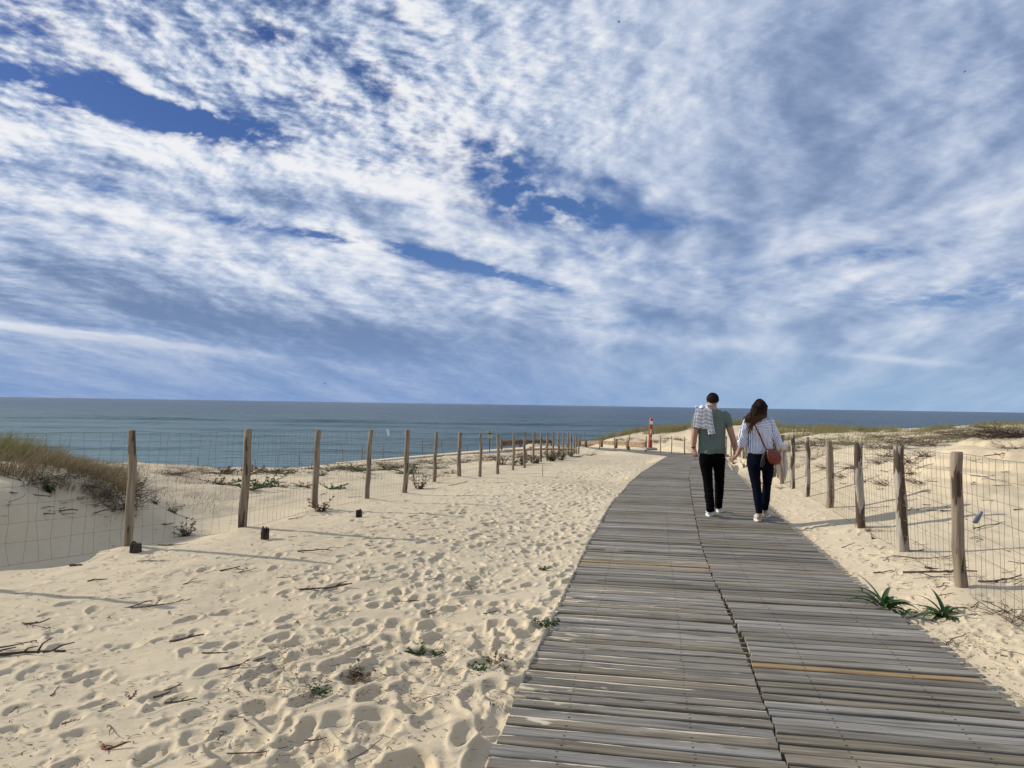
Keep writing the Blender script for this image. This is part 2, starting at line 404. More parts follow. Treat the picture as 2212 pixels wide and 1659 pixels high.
# ---------------------------------------------------------------- terrain
CT = []
for P, h, l in LPOST + RPOST + BP + PP: CT.append((P.x, P.y, P.z))
for E in (EL, ER):
    for p in E: CT.append((p.x, p.y, float(walkz(p.y)) - 0.02))
for p in TN + TF: CT.append((p.x, p.y, float(walkz(p.y)) - 0.03))
for px, py, d in [
    # sand between left fence and walk
    (100,1659,3.3),(100,1400,4.85),(300,1500,4.19),(600,1400,4.97),(700,1600,3.64),(500,1300,6.1),(900,1250,7.0),(150,1290,6.17),(1000,1100,12.0),(1150,1040,17.4),
    # shaded dune face and mound, far left
    (0,1210,7.5),(150,1186,8.1),(255,1159,9.0),(390,1129,10.1),
    (0,1086,7.95),(90,1056,8.9),(150,1048,9.3),(210,1045,9.7),(260,1055,10.0),(300,1081,10.2),(345,1100,10.6),(384,1114,10.9),(330,1142,9.6),(75,1198,7.8),(210,1172,8.6),(-100,1220,7.3),(-100,1135,7.6),(0,1195,7.65),
    (0,985,11.0),(0,972,13.0),(120,1003,12.0),(200,1008,14.0),(270,1010,16.5),(-200,1000,9.0),(-200,960,12.0),(-400,980,12.0),
    # beyond the left fence
    (420,1085,12.0),(500,1050,14.8),(430,1035,18.0),(600,1040,17.0),(700,1035,18.0),(450,1008,25.5),(560,1014,25),(640,1012,27),(330,1003,22),
    (800,1020,23),(760,1000,33),(850,1010,26),(900,1000,31),(1000,995,33),(1080,985,38),(1000,985,44),(900,990,45),(1150,975,46),(820,994,45),(700,1004,42),
    # descending path on the left
    (1073,973,58),(900,986,68),(726,1000,77),
    # right of the right fence
    (2212,1273,6.6),(2212,1181,8.16),(2136,1110,9.77),(2212,1045,11.0),(2100,1050,11.3),(2080,972,13.2),(2110,953,13.4),(2160,940,13.9),(2212,943,13.6),(2350,955,13.0),(2160,960,17.5),(2260,960,17.0),(2300,1200,7.0),
    (1950,1060,12.6),(1900,1030,14.5),(1850,1000,17.5),(1950,985,17.0),(1880,972,20.0),(1780,985,21.0),(1990,970,18.5),(2060,965,19.0),
    (1700,985,27),(1760,960,30),(1850,952,30),(1900,948,31),(2000,952,28),(2100,940,30),(2212,935,30),(1980,935,42),(1760,945,38),(1840,940,40),
    (2100,921,50),(2212,919,50),(2350,915,50),(1990,938,55),(1900,932,48),(1800,932,47),(1700,930,46),(1750,928,52),(1900,929,58),
    # bank behind the turn of the walk
    (1640,950,44),(1600,938,49),(1500,970,44),(1500,937,53),(1400,963,50),(1400,936,58),(1320,962,54),(1320,944,60),(1250,956,57),(1190,960,60)]:
    P = W(px, py, d); CT.append((P.x, P.y, P.z))
for x, y, z in [(0,-4,0),(-6,-4,.2),(6,-4,.2),(-4,1,0.05),(4,1,0.0),(-9,2,.6),(9,2,.5),(-12,6,.9),(10,5,.7),(0,-20,.5),(-20,-10,1),(20,-10,1),
                (-30,25,-1.2),(-22,17,0),(-12,30,-1.6),(-6,42,-3.2),(-25,45,-4),(-50,60,-6),(-30,60,-4.6),
                (-60,100,-10.5),(-30,100,-9.8),(-38,80,-8.2),(0,80,-5.2),(0,105,-9.4),(20,110,-7),(60,100,-5),(-15,122,-11.2),(60,150,-12.6),(20,145,-12.6),(-40,140,-12.6),(-100,130,-12.6),
                (-100,185,-13),(0,185,-13),(100,185,-13),(-150,250,-16),(0,250,-16),(150,250,-16),(0,400,-22),(-300,300,-20),(300,300,-20),
                (90,60,0),(60,30,1),(40,15,1),(20,10,1.2),(15,20,.9),(-40,0,1),(40,0,1),(0,-60,1),(0,-200,1),(-200,0,-4),(200,0,1),(200,150,-12),(-200,120,-12),(30,75,-1.2),(15,70,-1.5),(55,75,0.0)]:
    CT.append((x, y, z))
CT = np.array(CT, float)
def lp(x, y):
    r = np.maximum(np.hypot(x, y), 0.5)
    return np.arctan2(x, y), np.log(r)
def tps(r2): return 0.5*r2*np.log(r2+1e-12)
_ct, _cr = lp(CT[:,0], CT[:,1])
_rw = np.exp(_cr)
N_ = len(CT)
A = tps((_ct[:,None]-_ct[None])**2 + (_cr[:,None]-_cr[None])**2) + np.eye(N_)*1e-5
Pm = np.stack([np.ones(N_), _ct, _cr], 1)
K = np.block([[A, Pm], [Pm.T, np.zeros((3,3))]])
sol = np.linalg.solve(K, np.concatenate([CT[:,2], np.zeros(3)]))
GT = np.linspace(-math.pi, math.pi, 721); GR = np.linspace(math.log(0.5), math.log(420), 401)
gt, gr = np.meshgrid(GT, GR, indexing='ij')
G = sol[N_] + sol[N_+1]*gt + sol[N_+2]*gr
for i in range(N_): G += sol[i]*tps((gt-_ct[i])**2 + (gr-_cr[i])**2)
G = np.clip(G, -24, 2.2)
# close the seam behind the camera
avg = (G[0]+G[-1])/2
for q in range(90):
    f = smooth01(np.array(1-q/90.0)); G[q] = G[q]*(1-f)+avg*f; G[-1-q] = G[-1-q]*(1-f)+avg*f
def base_h(x, y):
    t, r = lp(x, y)
    ft = np.clip((t-GT[0])/(GT[1]-GT[0]), 0, len(GT)-1.001); fr = np.clip((r-GR[0])/(GR[1]-GR[0]), 0, len(GR)-1.001)
    i = ft.astype(int); j = fr.astype(int); a = ft-i; b = fr-j
    return (G[i,j]*(1-a)+G[i+1,j]*a)*(1-b) + (G[i,j+1]*(1-a)+G[i+1,j+1]*a)*b
def height(x, y):
    """the lie of the sand without footprints"""
    x = np.asarray(x, float); y = np.asarray(y, float)
    h = base_h(x, y)
    r = np.hypot(x, y)
    # rough dune ground outside the fenced way
    out = smooth01((XFL(y)-0.2-x)/1.5)*(y > 0) + smooth01((x-XFR(y)-0.2)/1.5)*(y > 0)
    out = np.clip(out + smooth01((y-44)/8.0) + (y <= 0), 0, 1)
    rel = smooth01((r-5)/8.0)
    h = h + out*rel*(0.15*fbm(x/3.1, y/3.1, 3, 1) + 0.16*fbm(x/7.5, y/7.5, 2, 5)*smooth01((r-14)/20.0))
    h = h + out*(0.045+0.030*(x > 4))*fbm(x/0.9, y/0.9, 3, 8)
    inn = (1-out)
    h = h + inn*(0.030*fbm(x/1.7, y/1.7, 2, 11) + 0.012*fbm(x/0.5, y/0.5, 2, 15))
    h = h - 0.05*smooth01((XFL(y)-0.4-x)/2.0)*smooth01((y-15)/6.0)*smooth01((70-y)/20.0)
    # the dune falls away towards the beach on the left
    az = x/np.maximum(y, 1.0)
    slope_ = np.interp(az, [-.66, -.468, -.395, -.329, -.281, -.233, -.184, -.124, -.064, -.004, .02], [.066, .084, .086, .088, .087, .082, .078, .073, .067, .0635, .060])
    cap_ = EYE - y*slope_ + 0.10*fbm(x/1.6, y/3.0, 3, 71)
    wl = smooth01((y-19)/4.0)*smooth01((0.03-az)/0.03)*(az > -0.75)
    h = np.where(h > cap_, h*(1-wl) + cap_*wl, h)
    # wind-cut ledges in the right hand dune
    led = smooth01((x-5.6)/1.0)*smooth01((14.5-y)/2.0)*smooth01((y-7.5)/1.5)
    ph = (h + 0.03*fbm(x/1.6, y/1.6, 2, 21))/0.17
    fr_ = ph-np.floor(ph)
    h = h + led*0.12*(smooth01(fr_/0.18) - fr_)*smooth01((h-0.35)/0.2)
    # little mounds at the feet of posts
    for P, hh, l in LPOST[1:9] + RPOST[1:6]:
        d2 = (x-P.x)**2 + (y-P.y)**2
        h = h + 0.05*np.exp(-d2/0.09)
    # lie against the walk
    wz = walkz(y); xl = XL(y); xr = XR(y); ok = smooth01((YEND+0.3-y)/0.6)
    left = smooth01(1-(xl-x)/0.9)*(x < xl)
    right = smooth01(1-(x-xr)/0.7)*(x > xr)
    edge = 0.014*fbm(x/0.35, y/0.35, 2, 31)
    h = h*(1-left*ok) + (wz+0.012+edge)*left*ok
    h = h*(1-right*ok) + (wz-0.085+edge)*right*ok
    ins = (x >= xl+0.03) & (x <= xr-0.03) & (y < YEND+0.3)
    h = np.where(ins, wz-0.13, h)
    yn = YN(x); yf = YF(x); okx = (x > TN[0].x-0.5) & (x < TF[-1].x) & (y > 30)
    near = smooth01(1-(yn-y)/2.0)*(y < yn); far = smooth01(1-(y-yf)/1.5)*(y > yf)
    h = np.where(okx & (near > 0), h*(1-near) + (wz-0.01)*near, h)
    h = np.where(okx & (far > 0), h*(1-far) + (wz+0.02)*far, h)
    h = np.where(okx & (y >= yn) & (y <= yf), wz-0.13, h)
    return h
def hz(x, y): return float(height(np.array([x]), np.array([y]))[0])
_ts = np.exp(np.linspace(math.log(2.0), math.log(260), 1500))
def ground(px, py):
    """where the view ray of a photo point meets the sand"""
    d = ray(px, py)
    hh = height(d.x*_ts, _ts); zr = EYE + d.z*_ts
    k = np.argmax(zr < hh)
    if k == 0: return None
    t0, t1 = _ts[k-1], _ts[k]; g0 = zr[k-1]-hh[k-1]; g1 = zr[k]-hh[k]
    t = t0 + (t1-t0)*g0/(g0-g1)
    return Vector((d.x*t, t, hz(d.x*t, t)))

# ---------------------------------------------------------------- materials
def mat(name):
    m = bpy.data.materials.new(name); m.use_nodes = True
    t = NT(m.node_tree); b = m.node_tree.nodes['Principled BSDF']
    return m, t, b
def simple(name, col, rough=0.7, var=0.15, scale=8.0, bump=0.0, spec=0.3, metal=0.0, trans=None):
    m, t, b = mat(name)
    co = t.new('ShaderNodeTexCoord').outputs['Object']
    n = t.noise(co, scale, 4, 0.6)
    dk = tuple(c*(1-var) for c in col); lt = tuple(min(1, c*(1+var)) for c in col)
    t.l.new(t.mix(n, dk, lt), b.inputs['Base Color'])
    b.inputs['Roughness'].default_value = rough; b.inputs['Specular IOR Level'].default_value = spec
    b.inputs['Metallic'].default_value = metal
    if bump: t.l.new(t.bump(t.noise(co, scale*4, 4, 0.6), bump, 0.004), b.inputs['Normal'])
    return m
def leafmat(name, c1_, c2_, rough=0.6, scale=3.0, translucent=0.25):
    m, t, b = mat(name)
    co = t.new('ShaderNodeTexCoord').outputs['Object']
    gi = t.new('ShaderNodeNewGeometry').outputs['Random Per Island']
    n = t.noise(co, scale, 3, 0.6)
    f = t.m('ADD', t.mul(gi, 0.7), t.mul(t.sub(n, 0.35), 0.9), clamp=True)
    col = t.mix(f, c1_, c2_)
    t.l.new(col, b.inputs['Base Color']); b.inputs['Roughness'].default_value = rough
    b.inputs['Specular IOR Level'].default_value = 0.25
    tr = t.new('ShaderNodeBsdfTranslucent'); t.l.new(col, tr.inputs[0])
    mx = t.new('ShaderNodeMixShader'); mx.inputs[0].default_value = translucent
    t.l.new(b.outputs[0], mx.inputs[1]); t.l.new(tr.outputs[0], mx.inputs[2])
    out = [n_ for n_ in t.n if n_.type == 'OUTPUT_MATERIAL'][0]
    t.l.new(mx.outputs[0], out.inputs[0])
    return m

# sand
m_sand, t, b = mat('sand')
pos = t.new('ShaderNodeNewGeometry').outputs['Position']
n1 = t.noise(pos, 0.8, 4, 0.6); n2 = t.noise(pos, 12.0, 5, 0.65); n3 = t.noise(pos, 260.0, 2, 0.6); n4 = t.noise(pos, 0.12, 3, 0.5)
c = t.mix(n1, (0.50, 0.415, 0.284), (0.585, 0.490, 0.343))
c = t.mix(t.ss(n4, 0.35, 0.65, 0.0, 0.5), c, (0.61, 0.525, 0.375))
c = t.mix(t.mul(t.ss(n2, 0.40, 0.75), 0.22), c, (0.43, 0.365, 0.25))
c = t.mix(t.ss(n3, 0.62, 0.75, 0.0, 0.45), c, (0.30, 0.24, 0.17))
t.l.new(c, b.inputs['Base Color']); b.inputs['Roughness'].default_value = 0.95; b.inputs['Specular IOR Level'].default_value = 0.1
ps = t.mapping(pos, rot=(0, 0, 0.5), sc=(1.0, 2.6, 1.0))
rip = t.noise(ps, 7.0, 3, 0.55, 0.6)
bm = t.bump(t.noise(pos, 38.0, 5, 0.68), 0.45, 0.009)
bm = t.bump(rip, 0.34, 0.020, bm)
bm = t.bump(n3, 0.3, 0.002, bm)
t.l.new(bm, b.inputs['Normal'])

# weathered deck boards: 'grain' attribute = (metres along, metres across, random), 'tone' = own colour of the board
m_deck, t, b = mat('weathered_boards')
ga = t.new('ShaderNodeAttribute', attribute_name='grain').outputs['Vector']
ta = t.new('ShaderNodeAttribute', attribute_name='tone')
gx, gy, gz = t.sep(ga)
gv = t.vec(t.mul(gx, 1.6), t.mul(gy, 42.0), t.mul(gz, 37.0))
grain = t.noise(gv, 1.0, 6, 0.62, 0.5)
gv2 = t.vec(t.mul(gx, 3.0), t.mul(gy, 150.0), t.mul(gz, 11.0))
fineg = t.noise(gv2, 1.0, 3, 0.6)
blot = t.noise(t.vec(t.mul(gx, 1.2), t.mul(gy, 5.0), t.mul(gz, 23.0)), 1.0, 4, 0.6)
c = t.mix(t.ss(grain, 0.30, 0.68), (0.52, 0.51, 0.53), (1.18, 1.17, 1.17))
c = t.mix(1.0, ta.outputs['Color'], c, 'MULTIPLY')
c = t.mix(t.ss(blot, 0.52, 0.72, 0.0, 0.50), c, (0.365, 0.345, 0.305))
c = t.mix(t.ss(blot, 0.46, 0.28, 0.0, 0.50), c, (0.115, 0.105, 0.075))
c = t.mix(t.ss(fineg, 0.60, 0.75, 0.0, 0.55), c, (0.05, 0.045, 0.04))
# knots
vk = t.new('ShaderNodeTexVoronoi', feature='F1'); t.l.new(t.vec(t.mul(gx, 2.2), t.mul(gy, 7.0), t.mul(gz, 91.0)), vk.inputs['Vector']); vk.inputs['Scale'].default_value = 1.0
c = t.mix(t.ss(vk.outputs['Distance'], 0.13, 0.06, 0.0, 0.55), c, (0.07, 0.06, 0.05))
# nail heads, two rows over each bearer
nu = t.sub(t.m('FRACT', t.m('DIVIDE', gx, 0.62)), 0.5); nu = t.mul(nu, 0.62)
nv = t.sub(t.m('ABSOLUTE', gy), 0.026)
nd = t.m('SQRT', t.add(t.mul(nu, nu), t.mul(nv, nv)))
c = t.mix(t.ss(nd, 0.0085, 0.0050, 0.0, 0.9), c, (0.035, 0.025, 0.02))
# blown sand caught along the joints on the side away from the sea
sa_ = t.new('ShaderNodeAttribute', attribute_name='sandy').outputs['Fac']
sn = t.noise(t.vec(t.mul(gx, 2.6), t.mul(gy, 9.0), t.mul(gz, 7.0)), 1.0, 4, 0.6)
edge_ = t.ss(gy, 0.012, 0.046)
sm_ = t.add(t.mul(edge_, 0.40), t.add(t.mul(t.sub(sn, 0.5), 1.6), t.sub(t.mul(sa_, 0.85), 0.80)))
sandf = t.ss(sm_, 0.0, 0.10)
c = t.mix(sandf, c, (0.58, 0.50, 0.365))
t.l.new(c, b.inputs['Base Color']); b.inputs['Roughness'].default_value = 0.78; b.inputs['Specular IOR Level'].default_value = 0.22
bm = t.bump(grain, 0.5, 0.004); bm = t.bump(fineg, 0.5, 0.0015, bm); bm = t.bump(sandf, 0.4, 0.004, bm)
t.l.new(bm, b.inputs['Normal'])

def postmat(name, base, dark, barkiness=0.45):
    m, t, b = mat(name)
    co = t.new('ShaderNodeTexCoord').outputs['Object']
    oi = t.new('ShaderNodeNewGeometry').outputs['Position']
    s = t.mapping(oi, sc=(26, 26, 2.2)); g = t.noise(s, 1.0, 5, 0.62, 0.4)
    s2 = t.mapping(oi, sc=(11, 11, 2.6)); bk = t.noise(s2, 1.0, 3, 0.5)
    c = t.mix(t.ss(g, 0.3, 0.7), tuple(x*0.62 for x in base), tuple(min(1, x*1.22) for x in base))
    c = t.mix(t.ss(bk, 1-barkiness, 1-barkiness+0.05), c, dark)
    t.l.new(c, b.inputs['Base Color']); b.inputs['Roughness'].default_value = 0.85; b.inputs['Specular IOR Level'].default_value = 0.2
    bm = t.bump(g, 0.6, 0.008); bm = t.bump(t.ss(bk, 1-barkiness, 1-barkiness+0.05), 0.6, 0.006, bm)
    t.l.new(bm, b.inputs['Normal'])
    return m
m_post = postmat('grey_post_wood', (0.255, 0.205, 0.148), (0.075, 0.055, 0.040), 0.40)
m_post2 = postmat('barked_post_wood', (0.38, 0.345, 0.285), (0.085, 0.060, 0.042), 0.52)
m_log = postmat('log_wood', (0.42, 0.30, 0.18), (0.16, 0.10, 0.06), 0.35)
m_dlog = postmat('brown_log_wood', (0.20, 0.13, 0.085), (0.08, 0.05, 0.035), 0.35)
m_beam = postmat('pale_beam_wood', (0.50, 0.45, 0.36), (0.25, 0.2, 0.15), 0.3)
m_stump = postmat('charred_wood', (0.06, 0.045, 0.035), (0.02, 0.015, 0.012), 0.5)
m_wire = simple('fence_wire', (0.15, 0.125, 0.095), 0.7, 0.3, 3.0, metal=0.0)
m_twig = simple('dead_twig', (0.085, 0.060, 0.045), 0.9, 0.5, 12.0)
m_pale = simple('bleached_stick', (0.42, 0.37, 0.30), 0.8, 0.3, 12.0)
m_litter = leafmat('plant_litter', (0.055, 0.040, 0.028), (0.17, 0.12, 0.075), translucent=0.05)
m_grass = leafmat('marram_blades', (0.120, 0.118, 0.040), (0.34, 0.27, 0.13), translucent=0.30)
m_grassf = leafmat('far_marram_blades', (0.170, 0.165, 0.065), (0.36, 0.32, 0.16), scale=0.4, translucent=0.30)
m_green = leafmat('dune_leaf_green', (0.035, 0.075, 0.022), (0.10, 0.165, 0.055), rough=0.5)
m_olive = leafmat('dune_leaf_olive', (0.075, 0.085, 0.035), (0.19, 0.165, 0.08))
m_brown = leafmat('dune_leaf_brown', (0.095, 0.065, 0.04), (0.26, 0.18, 0.105), translucent=0.12)
m_lily = leafmat('strap_leaf_green', (0.030, 0.075, 0.024), (0.10, 0.175, 0.055), rough=0.6, translucent=0.18)
m_dry = simple('dry_leaf', (0.55, 0.45, 0.28), 0.8, 0.2, 12)

# ---------------------------------------------------------------- ground mesh with footprints
def build_ground():
    fine = np.arange(-0.715, 0.715, 0.00112)
    th = np.concatenate([np.linspace(-math.pi, -0.715, 70, endpoint=False), fine, np.linspace(0.715, math.pi, 70)])
    lr = np.concatenate([np.linspace(math.log(0.05), math.log(2.6), 36, endpoint=False),
                         np.arange(math.log(2.6), math.log(34), 0.0026),
                         np.linspace(math.log(34), math.log(110), 330, endpoint=False)[1:], np.linspace(math.log(110), math.log(420), 60)])
    T, L = np.meshgrid(th, lr)          # rows = radius
    R = np.exp(L); X = R*np.sin(T); Y = R*np.cos(T)
    H = height(X, Y)
    # footprints
    F = np.zeros_like(H)
    rs = np.exp(lr); rng = np.random.default_rng(11)
    st = []
    for side in (0, 1):
        n = 6800 if side == 0 else 520
        for _ in range(n):
            y = 2.3 + 43*rng.random()**1.25
            if side == 0:
                xl = float(XFL(y))+0.35; xr = float(XL(y))
                if y > 40: xr = max(xr, 6)
                x = xl + (xr-xl)*rng.random()**0.80
                u = (x-xl)/(xr-xl)
                if x < -0.9-0.12*y and rng.random() > 0.40: continue
                if rng.random() > 0.12+0.88*min(1, u*u*2.6): continue
                dens = min(1.0, (xr-xl)/6.0)
                if rng.random() > 0.25+0.75*dens: continue
            else:
                xl = float(XR(y))+0.15; xr = float(XFR(y))-0.05
                x = xl + (xr-xl)*rng.random()
            st.append((x, y, side))
    th_f = th; TH0 = 70
    for x, y, side in st:
        r = math.hypot(x, y); a = math.atan2(x, y)
        big = rng.random()
        near = (float(smooth01(np.array(1.3-(XL(y)-x)/1.7)))*float(smooth01(np.array((7.5-y)/3.5)))) if side == 0 else 0.0
        Lh = 0.050+0.050*big+0.035*near; Wh = 0.034+0.024*rng.random()+0.022*near
        dep = (0.007+0.014*big)*(1+1.0*near)
        if side: dep *= 0.7
        hd = 0.26 + rng.normal(0, 0.35)
        R_ = 0.42
        i0, i1 = np.searchsorted(rs, r-R_), np.searchsorted(rs, r+R_)
        j0, j1 = np.searchsorted(th_f, a-R_/r), np.searchsorted(th_f, a+R_/r)
        if i1-i0 < 3 or j1-j0 < 3: continue
        dx = X[i0:i1, j0:j1]-x; dy = Y[i0:i1, j0:j1]-y
        l = dx*math.sin(hd)+dy*math.cos(hd); wd = dx*math.cos(hd)-dy*math.sin(hd)
        q = np.sqrt((l/Lh)**2+(wd/(Wh*(1+0.25*l/Lh)))**2)
        ph = np.arctan2(wd, l); q = q*(1+0.10*np.sin(2*ph+x*9)+0.07*np.sin(3*ph+y*7))
        m = smooth01((1.22-q)/0.42)
        prof = -dep*m + dep*0.26*np.exp(-((q-1.42)/0.26)**2)*(1+0.5*np.sin(ph+x*5))
        F[i0:i1, j0:j1] = F[i0:i1, j0:j1]*(1-0.75*m) + prof
    for _ in range(4200):
        y = 2.6 + 24*rng.random()**1.5; x = float(XFL(y)) + (float(XL(y))-float(XFL(y)))*rng.random()
        if rng.random() < 0.15: x = float(XR(y)) + (float(XFR(y))+1.0-float(XR(y)))*rng.random()
        r = math.hypot(x, y); a = math.atan2(x, y); R_ = 0.16
        i0, i1 = np.searchsorted(rs, r-R_), np.searchsorted(rs, r+R_); j0, j1 = np.searchsorted(th_f, a-R_/r), np.searchsorted(th_f, a+R_/r)
        if i1-i0 < 3 or j1-j0 < 3: continue
        dx = X[i0:i1, j0:j1]-x; dy = Y[i0:i1, j0:j1]-y; hd = rng.random()*3.14; Ls = 0.025+0.055*rng.random()**2
        l = dx*math.sin(hd)+dy*math.cos(hd); wd = dx*math.cos(hd)-dy*math.sin(hd)
        q = np.sqrt((l/Ls)**2+(wd/(Ls*0.55))**2)
        F[i0:i1, j0:j1] += (-1 if rng.random() < .7 else .7)*(0.004+0.10*Ls)*smooth01((1.3-q)/0.9)
    # small scuffs everywhere on the trodden sand
    xl = XFL(Y); zone = smooth01((X-xl)/1.2)*smooth01((XL(Y)-X)/0.25+0.4)*(Y > 1.0)*(Y < 46)
    zone = zone + smooth01((X-XR(Y)-0.1)/0.2)*smooth01((XFR(Y)+0.6-X)/0.6)*0.5*(Y > 1)*(Y < 34)
    sc_ = 0.016*fbm(X/0.55, Y/0.40, 2, 41) + 0.004*fbm(X/0.16, Y/0.14, 2, 51)
    F += zone*sc_
    F = np.where(F > 0, 0.022*np.tanh(F/0.022), F); F = np.where(F < -0.03, -0.03 + 0.03*np.tanh((F+0.03)/0.03), F)
    keep = ~((X > XL(Y)+0.0) & (X < XR(Y)) & (Y < YEND+0.3))
    yn = YN(X); yf = YF(X)
    keep &= ~((Y > 30) & (X > TN[0].x) & (X < TF[-1].x) & (Y > yn-0.3) & (Y < yf+0.1))
    Z = H + F*keep
    # sand never rises over the boards beside them by more than a lick
    nr, nc = X.shape
    V = np.stack([X, Y, Z], -1).reshape(-1, 3)
    idx = np.arange(nr*nc).reshape(nr, nc)
    a = idx[:-1, :-1].ravel(); b_ = idx[:-1, 1:].ravel(); c_ = idx[1:, 1:].ravel(); d_ = idx[1:, :-1].ravel()
    Fq = np.stack([a, d_, c_, b_], 1)[:, ::-1]
    Fq = Fq[:, ::-1]
    o = np_mesh('sand_ground', V, Fq, m_sand, smooth=True)
    tag(o, kind='structure')
    return o
gob = build_ground()
me = gob.data
if me.polygons[len(me.polygons)//2].normal.z < 0: me.flip_normals()
_co = np.empty(len(me.vertices)*3, np.float32); me.vertices.foreach_get('co', _co); _co = _co.reshape(-1, 3)

# ---------------------------------------------------------------- sea
SEA = -12.0
m_sea, t, b = mat('sea_water')
pos = t.new('ShaderNodeNewGeometry').outputs['Position']
X_, Y_, Z_ = t.sep(pos)
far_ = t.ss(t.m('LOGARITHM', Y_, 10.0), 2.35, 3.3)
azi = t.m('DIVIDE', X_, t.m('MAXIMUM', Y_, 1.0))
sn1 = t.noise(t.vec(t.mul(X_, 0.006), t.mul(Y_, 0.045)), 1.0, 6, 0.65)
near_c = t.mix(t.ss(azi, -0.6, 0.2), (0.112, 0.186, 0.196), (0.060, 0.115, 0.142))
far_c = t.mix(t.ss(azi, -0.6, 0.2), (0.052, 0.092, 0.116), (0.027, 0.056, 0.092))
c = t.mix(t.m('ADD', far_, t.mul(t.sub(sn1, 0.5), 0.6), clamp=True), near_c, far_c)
# foam of the wash on the beach
fo = t.noise(t.vec(t.mul(X_, 0.07), t.mul(Y_, 0.22)), 1.0, 5, 0.6)
foam = t.mul(t.ss(t.add(Y_, t.mul(t.sub(fo, 0.5), 26.0)), 150.0, 146.0), 0.9)
c = t.mix(foam, c, (0.75, 0.78, 0.78))
t.l.new(c, b.inputs['Base Color']); b.inputs['Roughness'].default_value = 0.30; b.inputs['IOR'].default_value = 1.33
b.inputs['Specular IOR Level'].default_value = 0.30
w1 = t.noise(t.vec(t.mul(X_, 0.05), t.mul(Y_, 0.22)), 1.0, 5, 0.62)
w2 = t.noise(t.vec(t.mul(X_, 0.35), t.mul(Y_, 1.0)), 1.0, 3, 0.6)
bm = t.bump(w1, 1.0, 3.2); bm = t.bump(w2, 0.8, 0.45, bm)
t.l.new(bm, b.inputs['Normal'])
th = np.linspace(-1.1, 1.1, 420)
yy = np.concatenate([np.exp(np.linspace(math.log(100), math.log(1600), 900)), np.exp(np.linspace(math.log(1650), math.log(70000), 40))])
T, Yg = np.meshgrid(th, yy); Xg = Yg*np.tan(T)
fade = smooth01((1500-Yg)/700)*smooth01((Yg-150)/60)
wp = Yg + 22*fbm(Xg/260, Yg/160, 3, 61)
def ridge(y0, wdt, amp, seed):
    return amp*np.exp(-((wp-y0)/wdt)**2)*(0.65+0.7*fbm(Xg/90, Yg/500, 2, seed))
Zg = SEA + fade*(0.22*np.sin(wp/7.5) + 0.20*np.sin(wp/17.0+1.3)*1.0 + 0.5*fbm(Xg/55, Yg/12, 3, 66))
for y0, wd_, am, sd in [(505,5.0,2.8,70),(560,6.5,1.53,71),(420,5.2,1.19,72),(340,5.2,1.36,73),(290,4.55,1.02,74),(640,9.1,1.53,75),(240,3.9000000000000004,1.19,76),(205,2.5,0.8,77),(800,10,1.0,78)]:
    Zg = Zg + ridge(y0, wd_, am, sd)
nr, nc = Xg.shape; idx = np.arange(nr*nc).reshape(nr, nc)
Fq = np.stack([idx[:-1,:-1].ravel(), idx[:-1,1:].ravel(), idx[1:,1:].ravel(), idx[1:,:-1].ravel()], 1)
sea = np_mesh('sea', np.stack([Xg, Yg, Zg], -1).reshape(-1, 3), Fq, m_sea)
tag(sea, kind='structure')

